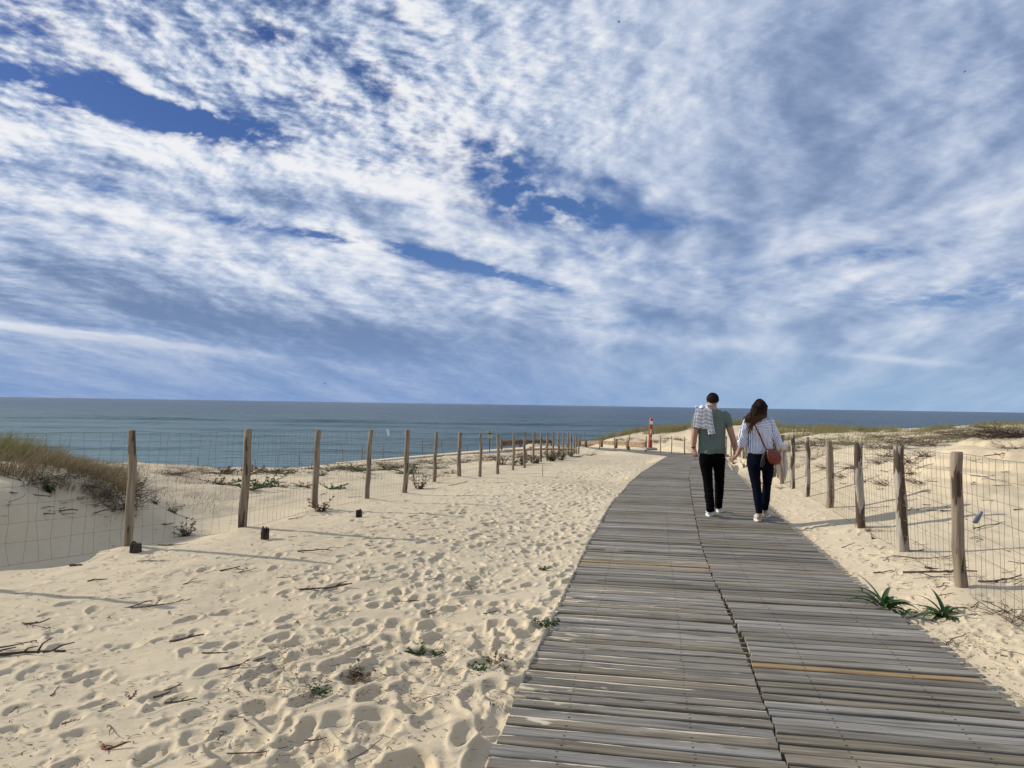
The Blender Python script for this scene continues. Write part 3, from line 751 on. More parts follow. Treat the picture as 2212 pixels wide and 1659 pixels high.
# ---------------------------------------------------------------- boardwalk
def build_walk():
    vs, fs, gr_, tn_, sd_ = [], [], [], [], []
    rng = random.Random(5)
    def lerp_edge(E, s):      # s = arc parameter along E by its own length
        return E(s)
    def arc(E):
        L = [0.0]
        for a, b_ in zip(E, E[1:]): L.append(L[-1]+(b_-a).length)
        xs = [p.x for p in E]; ys = [p.y for p in E]
        return L, lambda f: Vector((float(np.interp(f*L[-1], L, xs)), float(np.interp(f*L[-1], L, ys)), 0))
    def match(Ea, Eb):
        # cross lines square to the walk, both edges sampled where they cut them
        ya = np.array([p.y for p in Ea]); xa = np.array([p.x for p in Ea]); yb = np.array([p.y for p in Eb]); xb = np.array([p.x for p in Eb])
        oa, ob = [], []
        for y in np.arange(-2.4, min(ya[-1], yb[-1])-0.2, 0.5):
            h_ = ((np.interp(y+1.8, ya, xa)+np.interp(y+1.8, yb, xb)) - (np.interp(y-1.8, ya, xa)+np.interp(y-1.8, yb, xb)))/2/3.6
            if y > 26: h_ *= 0.45
            c0 = (np.interp(y, ya, xa)+np.interp(y, yb, xb))/2
            def cut_(ys, xs):
                yy = y
                for _ in range(8): yy = y - h_*(np.interp(yy, ys, xs)-c0)
                return Vector((float(np.interp(yy, ys, xs)), float(yy), 0))
            oa.append(cut_(ya, xa)); ob.append(cut_(yb, xb))
        return oa + [Ea[-1]], ob + [Eb[-1]]
    def strip(Ea, Eb, pitch, special, sandside, dz=0.0, jit=0.02, jb=0.012):
        Ea, Eb = match(Ea, Eb) if sandside != 'T' else (Ea, Eb)
        La, fa = arc(Ea); Lb, fb = arc(Eb)
        if sandside != 'T':
            Lm = [(a_+b_)/2 for a_, b_ in zip(La, Lb)]
            def mk(E): 
                xs = [p.x for p in E]; ys = [p.y for p in E]
                return lambda f: Vector((float(np.interp(f*Lm[-1], Lm, xs)), float(np.interp(f*Lm[-1], Lm, ys)), 0))
            fa, fb = mk(Ea), mk(Eb)
        n = int(max(La[-1], Lb[-1])/pitch)
        for i in range(n):
            f = (i+0.5)/n
            A_ = fa(f); B_ = fb(f)
            ax = (B_-A_); ln = ax.length; ax.normalize()
            cr = Vector((-ax.y, ax.x, 0))
            # local pitch on either side so that boards stay parallel-sided
            da = (fa(min(1, (i+1)/n))-fa(i/n)).length; db = (fb(min(1, (i+1)/n))-fb(i/n)).length
            gap = rng.uniform(0.014, 0.030)
            wa = max(0.02, da-gap); wb = max(0.02, db-gap)
            A_ = A_ - ax*rng.uniform(-jit, jit); B_ = B_ + ax*rng.uniform(-jb, jb)
            rnd = rng.random()*50
            key = special.get(round(A_.y*1.0, 0), None)
            base = rng.choice([(0.262,0.238,0.192),(0.235,0.213,0.170),(0.300,0.284,0.246),(0.245,0.212,0.156),(0.215,0.186,0.136),(0.280,0.254,0.200),(0.195,0.176,0.142),(0.262,0.246,0.210),(0.182,0.158,0.117)])
            fk = rng.uniform(0.80, 1.06); base = tuple(c_*fk for c_ in base)
            for (y0, colr, tol) in special['list']:
                if abs((A_.y+B_.y)/2 - y0) < tol and not colr[1]: base = colr[0]; colr[1].append(1)
            z0 = rng.uniform(-0.004, 0.004); tilt = rng.uniform(-0.003, 0.003); cup = rng.uniform(0.0008, 0.003)
            ns = 14; th_ = 0.040
            prof = [(-0.5, -th_), (-0.5, -0.006), (-0.46, -0.0005), (-0.2, cup), (0.2, cup), (0.46, -0.0005), (0.5, -0.006), (0.5, -th_)]
            i0 = len(vs)
            for s in range(ns+1):
                u = s/ns; c0 = A_.lerp(B_, u); wd = wa*(1-u)+wb*u
                wob = 0.0016*math.sin(u*9+rnd) + 0.0012*math.sin(u*23+rnd*2)
                for (a_, zc) in prof:
                    p = c0 + cr*(a_*wd + (wob if abs(a_) > 0.4 else 0))
                    zz_ = float(walkz(p.y)) + dz + z0 + tilt*a_*2 + zc + 0.0015*math.sin(u*6+rnd)
                    vs.append((p.x, p.y, zz_)); gr_.append((u*ln, a_*wd, rnd)); tn_.append(base+(1.0,))
                    if sandside == 'L':
                        k_ = (0.66 if A_.y < 9 else 0.35)*max(0, 1-u*ln/3.2) + 0.25*max(0, 1-A_.y/5.5) + (0.12*math.sin(A_.y*3.1))
                        if 5.2 < A_.y < 6.6: k_ += 0.12
                    elif sandside == 'R': k_ = 0.08
                    else: k_ = 0.3
                    sd_.append(k_)
            m_ = len(prof)
            for s in range(ns):
                for q in range(m_-1):
                    a0 = i0+s*m_+q; fs.append((a0, a0+m_, a0+m_+1, a0+1))
            fs.append(tuple(i0+q for q in (0,1,2,3))); fs.append((i0, i0+3, i0+4, i0+7)); fs.append((i0+4, i0+5, i0+6, i0+7))
            e0 = i0+ns*m_
            fs.append((e0+3, e0+2, e0+1, e0)); fs.append((e0+7, e0+4, e0+3, e0)); fs.append((e0+7, e0+6, e0+5, e0+4))
    tan = (0.33, 0.225, 0.105)
    # the seam: left half keeps clear of the right half by a dark joint
    EMl = [p - Vector((0.004, 0, 0)) for p in EM]; EMr = [p + Vector((0.010, 0, 0)) for p in EM]
    # open joint where the halves drift apart
    for E_, sg in ((EMl, -1), (EMr, 1)):
        for p in E_:
            if 5.0 < p.y < 6.6: p.x += sg*0.012
    yA = on_walk(1395, 1212).y; yB = on_walk(1860, 1440).y; yC = on_walk(2000, 1255).y
    spL = {'list': [(yA, (tan, []), 0.16)]}
    spR = {'list': [(yB, (tan, []), 0.16), (on_walk(1680, 1225).y, ((0.27, 0.215, 0.16), []), 0.16)]}
    def cut(E):
        return [p for p in E]
    strip(EL, EMl, 0.124, spL, 'L', jb=0.006)
    strip(EMr, ER, 0.112, spR, 'R', jit=0.009, jb=0.022)
    strip(TN, TF, 0.16, {'list': []}, 'T', dz=-0.008)
    # bearers under the boards
    o = np_mesh_poly('boardwalk', vs, fs, m_deck, {'grain': ('FLOAT_VECTOR', gr_), 'tone': ('FLOAT_COLOR', tn_), 'sandy': ('FLOAT', sd_)})
    tag(o, kind='structure')
    return o
def np_mesh_poly(name, vs, fs, m, attrs):
    me = bpy.data.meshes.new(name); me.from_pydata(vs, [], fs); me.update()
    for an, (typ, arr) in attrs.items():
        a = me.attributes.new(an, typ, 'POINT')
        a.data.foreach_set({'FLOAT':'value', 'FLOAT_COLOR':'color', 'FLOAT_VECTOR':'vector'}[typ], np.asarray(arr, np.float32).ravel())
    me.materials.append(m)
    o = bpy.data.objects.new(name, me); COL.objects.link(o); return o
build_walk()
bw = MB()
for E0, off in ((EL, 0.22), (EM, -0.28), (EM, 0.28), (ER, -0.22)):
    bw.tube([(p.x+off, p.y, float(walkz(p.y))-0.075) for p in E0], 0.032, 4)
bo = bw.build('bearer', m_dlog, smooth=False); bo.parent = bpy.data.objects['boardwalk']

# ---------------------------------------------------------------- fences
def post_mesh(P, h, lean, r, seed, top='flat', sink=0.25):
    rr = random.Random(seed); mb = MB(); n = 9; path = []; rad = []
    b1, b2 = rr.uniform(-.02,.02), rr.uniform(-.02,.02)
    for i in range(n+1):
        u = i/n
        z = -sink + (h+sink)*u
        k = max(0, z/h)
        path.append((P.x + lean*k + b1*math.sin(k*3.1) + 0.006*math.sin(k*11+seed), P.y + b2*math.sin(k*3.1), P.z + z))
        rad.append(r*(1.10-0.17*u)*(1+rr.uniform(-.07,.07)))
    path.append((path[-1][0], path[-1][1], path[-1][2]+0.006)); rad.append(rad[-1]*0.82)
    mb.tube(path, rad, 10, jit=0.05)
    return mb, path
def fence(name, label, posts, r, mats, cols, mesh=True, wr=0.0019, step=0.125, group='wire fences along the sandy way', wires=8, top=True):
    root = empty(name, posts[0][0]); tag(root, label, 'fence', group)
    tops = []
    for i, (P, h, lean) in enumerate(posts):
        rr_ = r*random.uniform(0.85, 1.12)
        mb, path = post_mesh(P, h, lean, rr_, i+len(posts)*7)
        mb.build('post', mats[i % len(mats)], root, angle=60)
        tops.append((P, h, lean, rr_))
    if not mesh: return root
    mb = MB(); rr = random.Random(len(posts))
    for i, ((P, h, le, r1), (Q, g, le2, r2)) in enumerate(zip(tops, tops[1:])):
        d = Q-P; L = d.length; seg = max(3, min(10, int(L/0.25)))
        sag = rr.uniform(0.0, 0.03)
        off = Vector((0, -0.03, 0))
        dist = min(P.y, Q.y); k = 1 if dist < 16 else 1.3
        ww = wr*k
        def pt(u, f):
            a = P.lerp(Q, u); hh = h*(1-u)+g*u
            lean_ = (le*(1-u)+le2*u)*f
            return Vector((a.x+lean_, a.y, a.z + 0.03 + (hh-0.04)*f - sag*math.sin(math.pi*u)*f)) + off*0
        fr_ = [i_/(wires-1) for i_ in range(wires)]
        fr_ = [f**0.92 for f in fr_]
        for f in fr_:
            mb.tube([pt(u/seg, f) + Vector((0, 0, rr.uniform(-.006, .006))) for u in range(seg+1)], ww*(1.35 if f in (0, 1) else 1.0), 3, cap=False)
        st_ = step if dist < 20 else step*2
        nv = int(L/st_)
        for j in range(nv):
            u = (j+0.5)/nv; path = []
            sk = rr.uniform(-.02, .02)
            for f in fr_:
                uu = min(1, max(0, u + (rr.uniform(-.016, .016)+sk*1.6*math.sin(f*5))/L)); path.append(pt(uu, f))
            if dist < 34: mb.tube(path, ww*0.85, 3, cap=False)
    mb.build('wire_mesh', m_wire, root)
    return root
fence('wire_fence', 'long wire mesh fence on round grey posts left of the boardwalk before the sea', LPOST, 0.046, [m_post], None, wr=0.0015)
fence('wire_fence', 'wire mesh fence on barked posts right of the boardwalk, beside the couple', RPOST, 0.052, [m_post2, m_post2, m_post], None)
fence('post_fence', 'row of thin posts at the foot of the sand bank behind the red marker', BP, 0.030, [m_post], None, mesh=True, wr=0.002, step=0.3, wires=3)
fence('post_fence', 'row of small leaning posts going down to the beach against the sea', PP, 0.035, [m_post, m_dlog], None, mesh=True, wr=0.0018, step=0.4, wires=2)

# stumps by the left fence
def stump(px, py, h, r, label):
    P = ground(px, py); mb = MB(); rr = random.Random(int(px))
    n = 10; rings = []
    for z, k in ((-0.1, 1.05), (h*0.5, 1.0), (h*0.78, 0.95)):
        rings.append((P+Vector((0, 0, z)), Vector((r*k, 0, 0)), Vector((0, r*k, 0))))
    mb.loft(rings, n, cap=True, jit=0.12)
    for q in range(4):      # broken splinters on top
        a = rr.random()*6.3; c_ = P+Vector((math.cos(a)*r*0.55, math.sin(a)*r*0.55, h*0.7))
        mb.tube([c_, c_+Vector((0, 0, h*rr.uniform(0.12, 0.4)))], [r*0.38, r*0.12], 5)
    o = mb.build('post_stump', m_stump, smooth=False)
    tag(o, label, 'stump', 'broken post stumps in the sand')
stump(293, 1192, 0.11, 0.058, 'short blackened stump touching the nearest left fence post')
stump(573, 1164, 0.13, 0.048, 'blackened broken stump in sand right of the second fence post')
stump(775, 1117, 0.125, 0.043, 'pointed dark broken stump in sand, farthest of the three')

# log edging on the far side of the walk's turn
def log_section(a, b_, da, db, ha, hb, m, label, n=3):
    A_ = W(a[0], a[1], da); B_ = W(b_[0], b_[1], db); root = empty('log_barrier', A_)
    tag(root, label, 'log barrier', 'log barriers edging the far boardwalk')
    for k in range(n):
        r1 = ha/(2*n); r2 = hb/(2*n)
        mb = MB(); p0 = A_+Vector((0, 0, r1+2*r1*k)); p1 = B_+Vector((0, 0, r2+2*r2*k))
        mb.tube([p0.lerp(p1, u/5)+Vector((0, 0, random.uniform(-.012, .012))) for u in range(6)], [r1+(r2-r1)*u/5 for u in range(6)], 8)
        mb.build('log', m, root)
    for P_, h_ in ((A_, ha), (B_, hb)):
        mb = MB(); mb.tube([P_+Vector((0, -0.1, -0.2)), P_+Vector((0, -0.1, h_+0.06))], 0.07, 8); mb.build('stake', m_dlog, root)
for a, b_, da, db, ha, hb, lab in [
    (c7(470,585), c7(555,588), 54, 53.4, .20, .22, 'tan log barrier at far left end of the log edging'),
    (c7(560,592), c7(775,580), 53.4, 51.8, .24, .24, 'tan log barrier, second from the left end of the log edging'),
    (c7(785,582), c7(975,595), 51.7, 50.2, .24, .26, 'tan log barrier in the middle of the log edging'),
    (c7(988,592), c7(1140,602), 50.1, 49.0, .26, .26, 'short pale log barrier between two dark stakes'),
    (c7(1152,618), c7(1400,632), 48.7, 46.9, .34, .34, 'tall log barrier ending beside the red marker post')]:
    log_section(a, b_, da, db, ha, hb, m_log, lab)
def c6(x, y): return ((1340+x/6.144)*.73733, (1200+y/6.144)*.73733)
log_section(c6(795,668), c6(1130,628), 52, 54, .42, .32, m_dlog, 'dark brown log barrier nearest the sea, at the far left', 2)
log_section(c6(1135,625), c6(1700,600), 54, 55.5, .30, .22, m_dlog, 'dark brown log barrier behind the end of the left fence', 2)
# pale beam along the path down to the beach
mb = MB(); pts = [W(*p) for p in [(1180,970,52),(1130,972,55),(1073,975.5,58),(1000,981,62.5),(900,989,68),(820,996,73),(726,1003,77)]]
fr = frames(pts)
mb.loft([(p+Vector((0, 0, .10)), a*0.10, b_*0.12) for (p, t_, a, b_) in fr], 4)
tag(mb.build('path_edging', m_beam, smooth=False), 'long pale timber edging running down to the beach', 'timber edging')
mb = MB(); pts = [W(*p) for p in [(1090,974,50),(1180,971,49),(1240,972,46.5)]]
mb.tube([p+Vector((0, 0, .03)) for p in pts], 0.06, 6)
tag(mb.build('ground_log', m_dlog), 'thin dark log lying behind the far fence posts', 'log')

# ---------------------------------------------------------------- red marker post, sign, tags
m_red = simple('red_paint', (0.36, 0.040, 0.018), 0.45, 0.15, 6, spec=0.5)
m_white = simple('white_panel', (0.78, 0.78, 0.76), 0.5, 0.06, 6)
m_conc = simple('grey_block', (0.26, 0.25, 0.23), 0.9, 0.2, 6)
m_yel = simple('yellow_plate', (0.50, 0.40, 0.07), 0.5, 0.12, 9)
m_yel2 = simple('pale_yellow_plate', (0.55, 0.50, 0.24), 0.5, 0.12, 9)
m_dark = simple('dark_metal', (0.03, 0.035, 0.045), 0.5, 0.2, 9)
a = c7(1465, 634); D = 42.8; P = W(a[0], a[1], D); s = D/1659/4.809*.73733
root = empty('marker_post', P); tag(root, 'tall red marker post with white panels on a grey base beside the turn', 'marker post')
H = (634-215)*s; wd = 50*s
mb = MB(); mb.loft([(P+Vector((dx*s, 0, z*s)), Vector((wd*.5*k, 0, 0)), Vector((0, wd*.5, 0))) for z, dx, k in ((0,0,1.2),(80,0,1.15),(110,0,.92),(255,3,.92),(262,5,1.02),(330,8,1.05),(395,10,1.0),(412,12,.7),(420,14,.4))], 12)
mb.build('shaft', m_red, root, angle=40)
for z0, z1, x0, x1 in ((330,378,-18,22),(195,262,-8,6),(120,130,-6,8),(140,150,-4,4)):
    mb = MB(); mb.box(P+Vector(((x0+x1)/2*s+8*s*(z0/330), -wd*.5-0.004, (z0+z1)/2*s)), (x1-x0)*s, 0.02, (z1-z0)*s); mb.build('white_panel', m_white, root, smooth=False)
mb = MB(); mb.box(P+Vector((2*s, 0, -14*s)), 155*s, 1.0, 28*s); mb.build('base', m_conc, root, smooth=False)
# yellow sign plates on a dark pole, above the left fence
a = c6(580, 690); D = 54.0; P = W(a[0], a[1], D); s = D/1659/6.144*.73733
root = empty('sign', P); tag(root, 'two small yellow plates on a dark pole against the sea', 'sign')
mb = MB(); mb.tube([P-Vector((0,0,.3)), P+Vector((0,0,325*s))], 8*s, 8); mb.build('pole', m_dark, root)
for z0, z1, x0, x1, m in ((278,312,-45,38,m_yel),(250,270,-30,38,m_dark),(178,235,-38,44,m_yel2)):
    mb = MB(); mb.box(P+Vector(((x0+x1)/2*s, -0.06, (z0+z1)/2*s)), (x1-x0)*s, 0.02, (z1-z0)*s)
    p_ = mb.build('plate', m, root, smooth=False)
    p_['label'] = {m_yel:'upper yellow plate', m_dark:'dark middle plate', m_yel2:'lower pale yellow plate'}[m]
for z, x0, x1 in ((296,-25,18),(288,-10,24),(220,-26,20),(208,-22,30),(196,-28,10)):     # lines of lettering too small to read
    mb = MB(); mb.box(P+Vector(((x0+x1)/2*s, -0.074, z*s)), (x1-x0)*s, 0.006, 4*s); mb.build('lettering', m_dark, root, smooth=False)
# white tag wired on the left fence, grey tag on the right fence
P = W(838, 934, 14.2); mb = MB()
mb.box(P, 0.035, 0.004, 0.125, Matrix.Rotation(-0.25, 3, 'Y')); o = mb.build('fence_tag', m_white, smooth=False); tag(o, 'small white tag hanging on the top wire of left fence', 'tag')
P = W(2113, 1117, 6.2); mb = MB()
R_ = Matrix.Rotation(0.55, 3, 'Y')
mb.loft([(P+R_@Vector((x, 0, z)), R_@Vector((q, 0, 0)), Vector((0, .012, 0))) for z, x, q in ((-.06,-.008,.012),(-.045,0,.024),(0,0,.024),(.02,.003,.014),(.055,.004,.010))], 8)
tag(mb.build('fence_tag', simple('grey_plastic', (0.16, 0.17, 0.21), 0.5, 0.3, 30)), 'crumpled grey plastic tag caught on the right fence wire', 'tag')

# ---------------------------------------------------------------- grass
def blades(name, pts, hmin, hmax, wid, lean, m, label, cat='grass', per=1, dirn=(1.0, -0.2), spread=0.0, seg=3, rng=None):
    rng = rng or np.random.default_rng(len(pts)+3)
    n = len(pts); P = np.array(pts)
    P = np.repeat(P, per, 0) + np.concatenate([rng.normal(0, spread, (n*per, 2)), np.zeros((n*per, 1))], 1)
    n = len(P)
    hgt = rng.uniform(hmin, hmax, n); a = rng.uniform(0, 2*np.pi, n)
    dx = np.cos(a)*lean*rng.random(n) + dirn[0]*lean*0.5; dy = np.sin(a)*lean*rng.random(n) + dirn[1]*lean*0.5
    fa = rng.uniform(0, np.pi, n); sx_, sy_ = np.cos(fa), np.sin(fa)*0.6
    V = []
    for k in range(seg+1):
        u = k/seg; wv = wid*(1-u**1.5*0.93)*0.5
        cx = P[:,0]+dx*hgt*u**1.8; cy = P[:,1]+dy*hgt*u**1.8; cz = P[:,2]-0.03+hgt*u*(1-0.25*u)
        V.append(np.stack([cx-sx_*wv, cy-sy_*wv, cz], 1)); V.append(np.stack([cx+sx_*wv, cy+sy_*wv, cz], 1))
    V = np.stack(V, 1)     # n, 2(seg+1), 3
    b0 = (np.arange(n)*2*(seg+1))[:, None]
    F = np.concatenate([b0+np.array([[2*k, 2*k+1, 2*k+3, 2*k+2]]) for k in range(seg)], 0)
    o = np_mesh(name, V.reshape(-1, 3), F, m, smooth=True)
    tag(o, label, cat, kind='stuff'); return o
def scatter_px(polys, n, seed, dens=None):
    """points of the sand seen inside image polygons (as bounding quads)"""
    rng = random.Random(seed); out = []
    for _ in range(n*6):
        if len(out) >= n: break
        (x0, x1, y0l, y1l, y0r, y1r) = rng.choice(polys)
        u = rng.random(); px = x0+(x1-x0)*u; a_ = y0l+(y0r-y0l)*u; b_ = y1l+(y1r-y1l)*u
        g = ground(px, a_+(b_-a_)*rng.random())
        if g is not None and g.y < 70: out.append(tuple(g))
    return out
def scatter_xy(fn, n, seed):
    rng = np.random.default_rng(seed); xs = []; ys = []
    X, Y, ok = fn(rng, n*4)
    X, Y = X[ok][:n], Y[ok][:n]
    return np.stack([X, Y, height(X, Y)], 1)
# left mound
def f_mound(rng, n):
    X = rng.uniform(-17, -5.4, n); Y = rng.uniform(9.5, 21, n)
    ax = X/Y
    cl = fbm(X/0.8, Y/0.8, 2, 91)
    ok = (ax < -0.50) & (ax > -0.95) & (Y > 10.6-(ax+0.667)*3) & (Y < 17.5+(ax+0.667)*10) & (cl > -0.10 + (ax+0.62)*3.2)
    return X, Y, ok
pts = scatter_xy(f_mound, 2600, 1)
blades('marram_grass', pts, 0.06, 0.24, 0.006, 0.95, m_grass, 'windblown olive and straw marram grass on the left mound', per=4, spread=0.07)
def f_tall(rng, n):
    A_ = rng.uniform(-0.80, -0.585, n); Y = rng.uniform(9.6, 15.5, n); X = A_*Y
    return X, Y, (fbm(X/0.5, Y/0.5, 2, 93) > -0.10 + (A_+0.67)*3.0)
pts = scatter_xy(f_tall, 1100, 14)
blades('tall_marram', pts, 0.22, 0.58, 0.0065, 0.7, leafmat('green_marram', (0.085, 0.105, 0.030), (0.26, 0.225, 0.085), translucent=0.3), 'tall green windblown marram grass clump at the far left edge', per=4, spread=0.06)
def f_mound2(rng, n):
    X = rng.uniform(-15, -3.5, n); Y = rng.uniform(10, 26, n); ax = X/Y
    cl = fbm(X/0.6, Y/0.6, 2, 95)
    ok = (ax < -0.36) & (ax > -0.70) & (cl > -0.05) & (Y > 9.6+(ax+0.7)*6)
    return X, Y, ok
def f_crest(rng, n):
    A_ = rng.uniform(-0.72, -0.488, n); Y = rng.uniform(8.6, 15, n); X = A_*Y
    cl = fbm(X/0.5, Y/0.5, 2, 97)
    c_ = 8.45 + (A_+0.72)*5.0
    ok = (Y > c_) & (Y < c_+4.2) & (cl > -0.12)
    return X, Y, ok
pts = scatter_xy(f_crest, 2600, 12)
blades('dry_grass', pts, 0.08, 0.30, 0.005, 1.0, m_brown, 'tangled brown dry grass hanging over the shaded dune face', per=5, spread=0.06)
pts = scatter_xy(f_crest, 1300, 13)
blades('marram_grass', pts, 0.10, 0.34, 0.005, 0.8, m_grass, 'short olive grass mixed into the mound crest', per=4, spread=0.05)
pts = scatter_xy(f_mound2, 1500, 2)
blades('sparse_grass', pts, 0.06, 0.26, 0.006, 0.9, m_brown, 'sparse dry brown grass over the crest of the left mound', per=4, spread=0.07)
# ridge behind the turn, and right-hand ridges
def ridge_fn(y0, y1, a0, a1, thr, sd, sc_=2.2, edge=None):
    def f(rng, n):
        A_ = rng.uniform(a0, a1, n); Y = rng.uniform(y0, y1, n); X = A_*Y
        cl = fbm(X/sc_, Y/sc_, 2, sd)
        ok = cl > thr
        if edge is not None: ok &= edge(A_, Y)
        return X, Y, ok
    return f
pts = scatter_xy(ridge_fn(53, 60.5, 0.03, 0.345, -0.22, 101, edge=lambda a_, y: y > 60.3-5.5*smooth01((a_-0.05)/0.25)), 4200, 3)
blades('ridge_grass', pts, 0.35, 0.85, 0.022, 0.35, m_grassf, 'green marram grass along the low ridge behind the red marker', per=3, spread=0.12)
pts = scatter_xy(ridge_fn(40, 54, 0.33, 0.50, 0.06, 105), 3400, 4)
blades('dune_grass', pts, 0.25, 0.60, 0.018, 0.35, m_grassf, 'green grass band on the dunes right of the woman', per=3, spread=0.10)
pts = scatter_xy(ridge_fn(42, 54, 0.50, 0.72, 0.12, 109), 2200, 5)
blades('dune_grass', pts, 0.15, 0.45, 0.018, 0.4, m_grassf, 'patchy grass on the far right dune crest', per=3, spread=0.12)
pts = scatter_xy(ridge_fn(17, 34, -0.42, -0.08, 0.16, 113, 1.4, edge=lambda a_, y: y > 20), 800, 6)
blades('sparse_grass', pts, 0.06, 0.20, 0.011, 0.8, m_brown, 'thin brown dune grass on the sand crest before the sea', per=3, spread=0.10)

# ---------------------------------------------------------------- shrubs: variants, then copies
def shrub_proto(kind, seed):
    rr = random.Random(seed); root = empty({'brush':'dead_brush', 'leafy':'dune_plant', 'mat':'creeping_plant', 'sprig':'dune_sprig'}[kind])
    st = MB(); lf = MB()
    if kind == 'brush':
        for _ in range(34):
            a_ = rr.random()*6.3; L = rr.uniform(.35, .8); e = rr.uniform(.1, .9)
            p0 = Vector((rr.uniform(-.3,.3), rr.uniform(-.3,.3), -0.02)); pts_ = [p0]; d_ = Vector((math.cos(a_), math.sin(a_), e)).normalized()
            for s_ in range(4):
                d_ = (d_ + Vector((rr.uniform(-.35,.35), rr.uniform(-.35,.35), rr.uniform(-.35,.15)))).normalized(); pts_.append(pts_[-1]+d_*L/4)
            st.tube(pts_, [.009,.008,.006,.004,.002], 4)
            for q in pts_[2:]:
                for _k in range(3):
                    lf.leaf(q, (rr.uniform(-1,1), rr.uniform(-1,1), rr.uniform(-.3,.8)), (0,0,1), rr.uniform(.03,.08), rr.uniform(.008,.02), 0.2, 2)
        ml = m_brown
    elif kind == 'sprig':
        for _ in range(9):
            a_ = rr.random()*6.3; L = rr.uniform(.05, .14); d_ = Vector((math.cos(a_), math.sin(a_)*.6, rr.uniform(.25, .9))).normalized(); pts_ = [Vector((rr.uniform(-.03,.03), rr.uniform(-.02,.02), -0.01))]
            for s_ in range(3):
                d_ = (d_ + Vector((rr.uniform(-.3,.3), rr.uniform(-.3,.3), rr.uniform(-.25,.1)))).normalized(); pts_.append(pts_[-1]+d_*L/3)
            st.tube(pts_, [.0028,.0024,.002,.0015], 4)
            for q in pts_[1:]:
                for _k in range(3):
                    lf.leaf(q, (rr.uniform(-1,1), rr.uniform(-1,1), rr.uniform(-.1,.7)), (0,0,1), rr.uniform(.020,.036), rr.uniform(.018,.032), 0.7, 3, 0.22, 0.5)
        for _ in range(10):      # dry bits round the foot
            a_ = rr.random()*6.3; st.tube([Vector((math.cos(a_)*.03, math.sin(a_)*.03, .002)), Vector((math.cos(a_)*rr.uniform(.06,.12), math.sin(a_)*rr.uniform(.05,.1), .006))], .0012, 3)
        ml = m_green
    elif kind == 'leafy':
        for _ in range(12):
            a_ = rr.random()*6.3; L = rr.uniform(.12, .34); d_ = Vector((math.cos(a_)*.55, math.sin(a_)*.55, 1)).normalized(); pts_ = [Vector((rr.uniform(-.05,.05), rr.uniform(-.05,.05), -0.02))]
            for s_ in range(4):
                d_ = (d_ + Vector((rr.uniform(-.3,.3), rr.uniform(-.3,.3), rr.uniform(-.2,.1)))).normalized(); pts_.append(pts_[-1]+d_*L/4)
            st.tube(pts_, [.005,.004,.003,.003,.002], 4)
            for q in pts_[1:]:
                for _k in range(4):
                    lf.leaf(q, (rr.uniform(-1,1), rr.uniform(-1,1), rr.uniform(-.2,.8)), (0,0,1), rr.uniform(.03,.055), rr.uniform(.025,.045), 0.4, 3, 0.15, 0.5)
        ml = m_green
    else:
        for _ in range(12):
            a_ = rr.random()*6.3; L = rr.uniform(.25, .6); d_ = Vector((math.cos(a_), math.sin(a_)*.8, .25)).normalized(); pts_ = [Vector((0, 0, 0))]
            for s_ in range(5):
                d_ = (d_ + Vector((rr.uniform(-.4,.4), rr.uniform(-.4,.4), rr.uniform(-.15,.08)))).normalized(); q = pts_[-1]+d_*L/5; q.z = max(q.z, 0.015); pts_.append(q)
            st.tube(pts_, .004, 4)
            for q in pts_:
                for _k in range(6):
                    lf.leaf(q+Vector((rr.uniform(-.03,.03), rr.uniform(-.03,.03), 0)), (rr.uniform(-1,1), rr.uniform(-1,1), rr.uniform(.1,1)), (0,0,1), rr.uniform(.03,.06), rr.uniform(.025,.045), 0.4, 3, 0.1, 0.5)
        ml = m_green
    s_o = st.build('stems', m_twig, root); l_o = lf.build('foliage', ml, root)
    return root
def copy_thing(root):
    r = root.copy(); COL.objects.link(r)
    for ch in list(root.children):
        c_ = ch.copy(); COL.objects.link(c_); c_.parent = r; c_.matrix_parent_inverse = ch.matrix_parent_inverse.copy()
    return r
class Family:
    def __init__(s, kind, n, base):
        s.pr = [shrub_proto(kind, base+i) for i in range(n)]; s.used = [False]*n; s.k = 0
    def put(s, P, scale, label, cat, group, foliage=None, flat=1.0):
        i = s.k % len(s.pr); s.k += 1
        if s.used[i]: r = copy_thing(s.pr[i])
        else: r = s.pr[i]; s.used[i] = True
        r.location = P; r.rotation_euler = (0, 0, random.random()*6.28); r.scale = (scale, scale, scale*flat)
        tag(r, label, cat, group)
        for ch in r.children:
            if foliage and ch.name.startswith('foliage'):
                if not ch.data.materials[0] == foliage:
                    ch.material_slots[0].link = 'OBJECT'; ch.material_slots[0].material = foliage
        return r
brush = Family('brush', 5, 100); leafy = Family('leafy', 5, 200); creep = Family('mat', 4, 300); sprig = Family('sprig', 5, 400)
def put_px(fam, px, py, scale, label, cat='plant', group=None, foliage=None, flat=1.0):
    g = ground(px, py)
    if g is None: return
    fam.put(g-Vector((0, 0, 0.01)), scale, label, cat, group, foliage, flat)
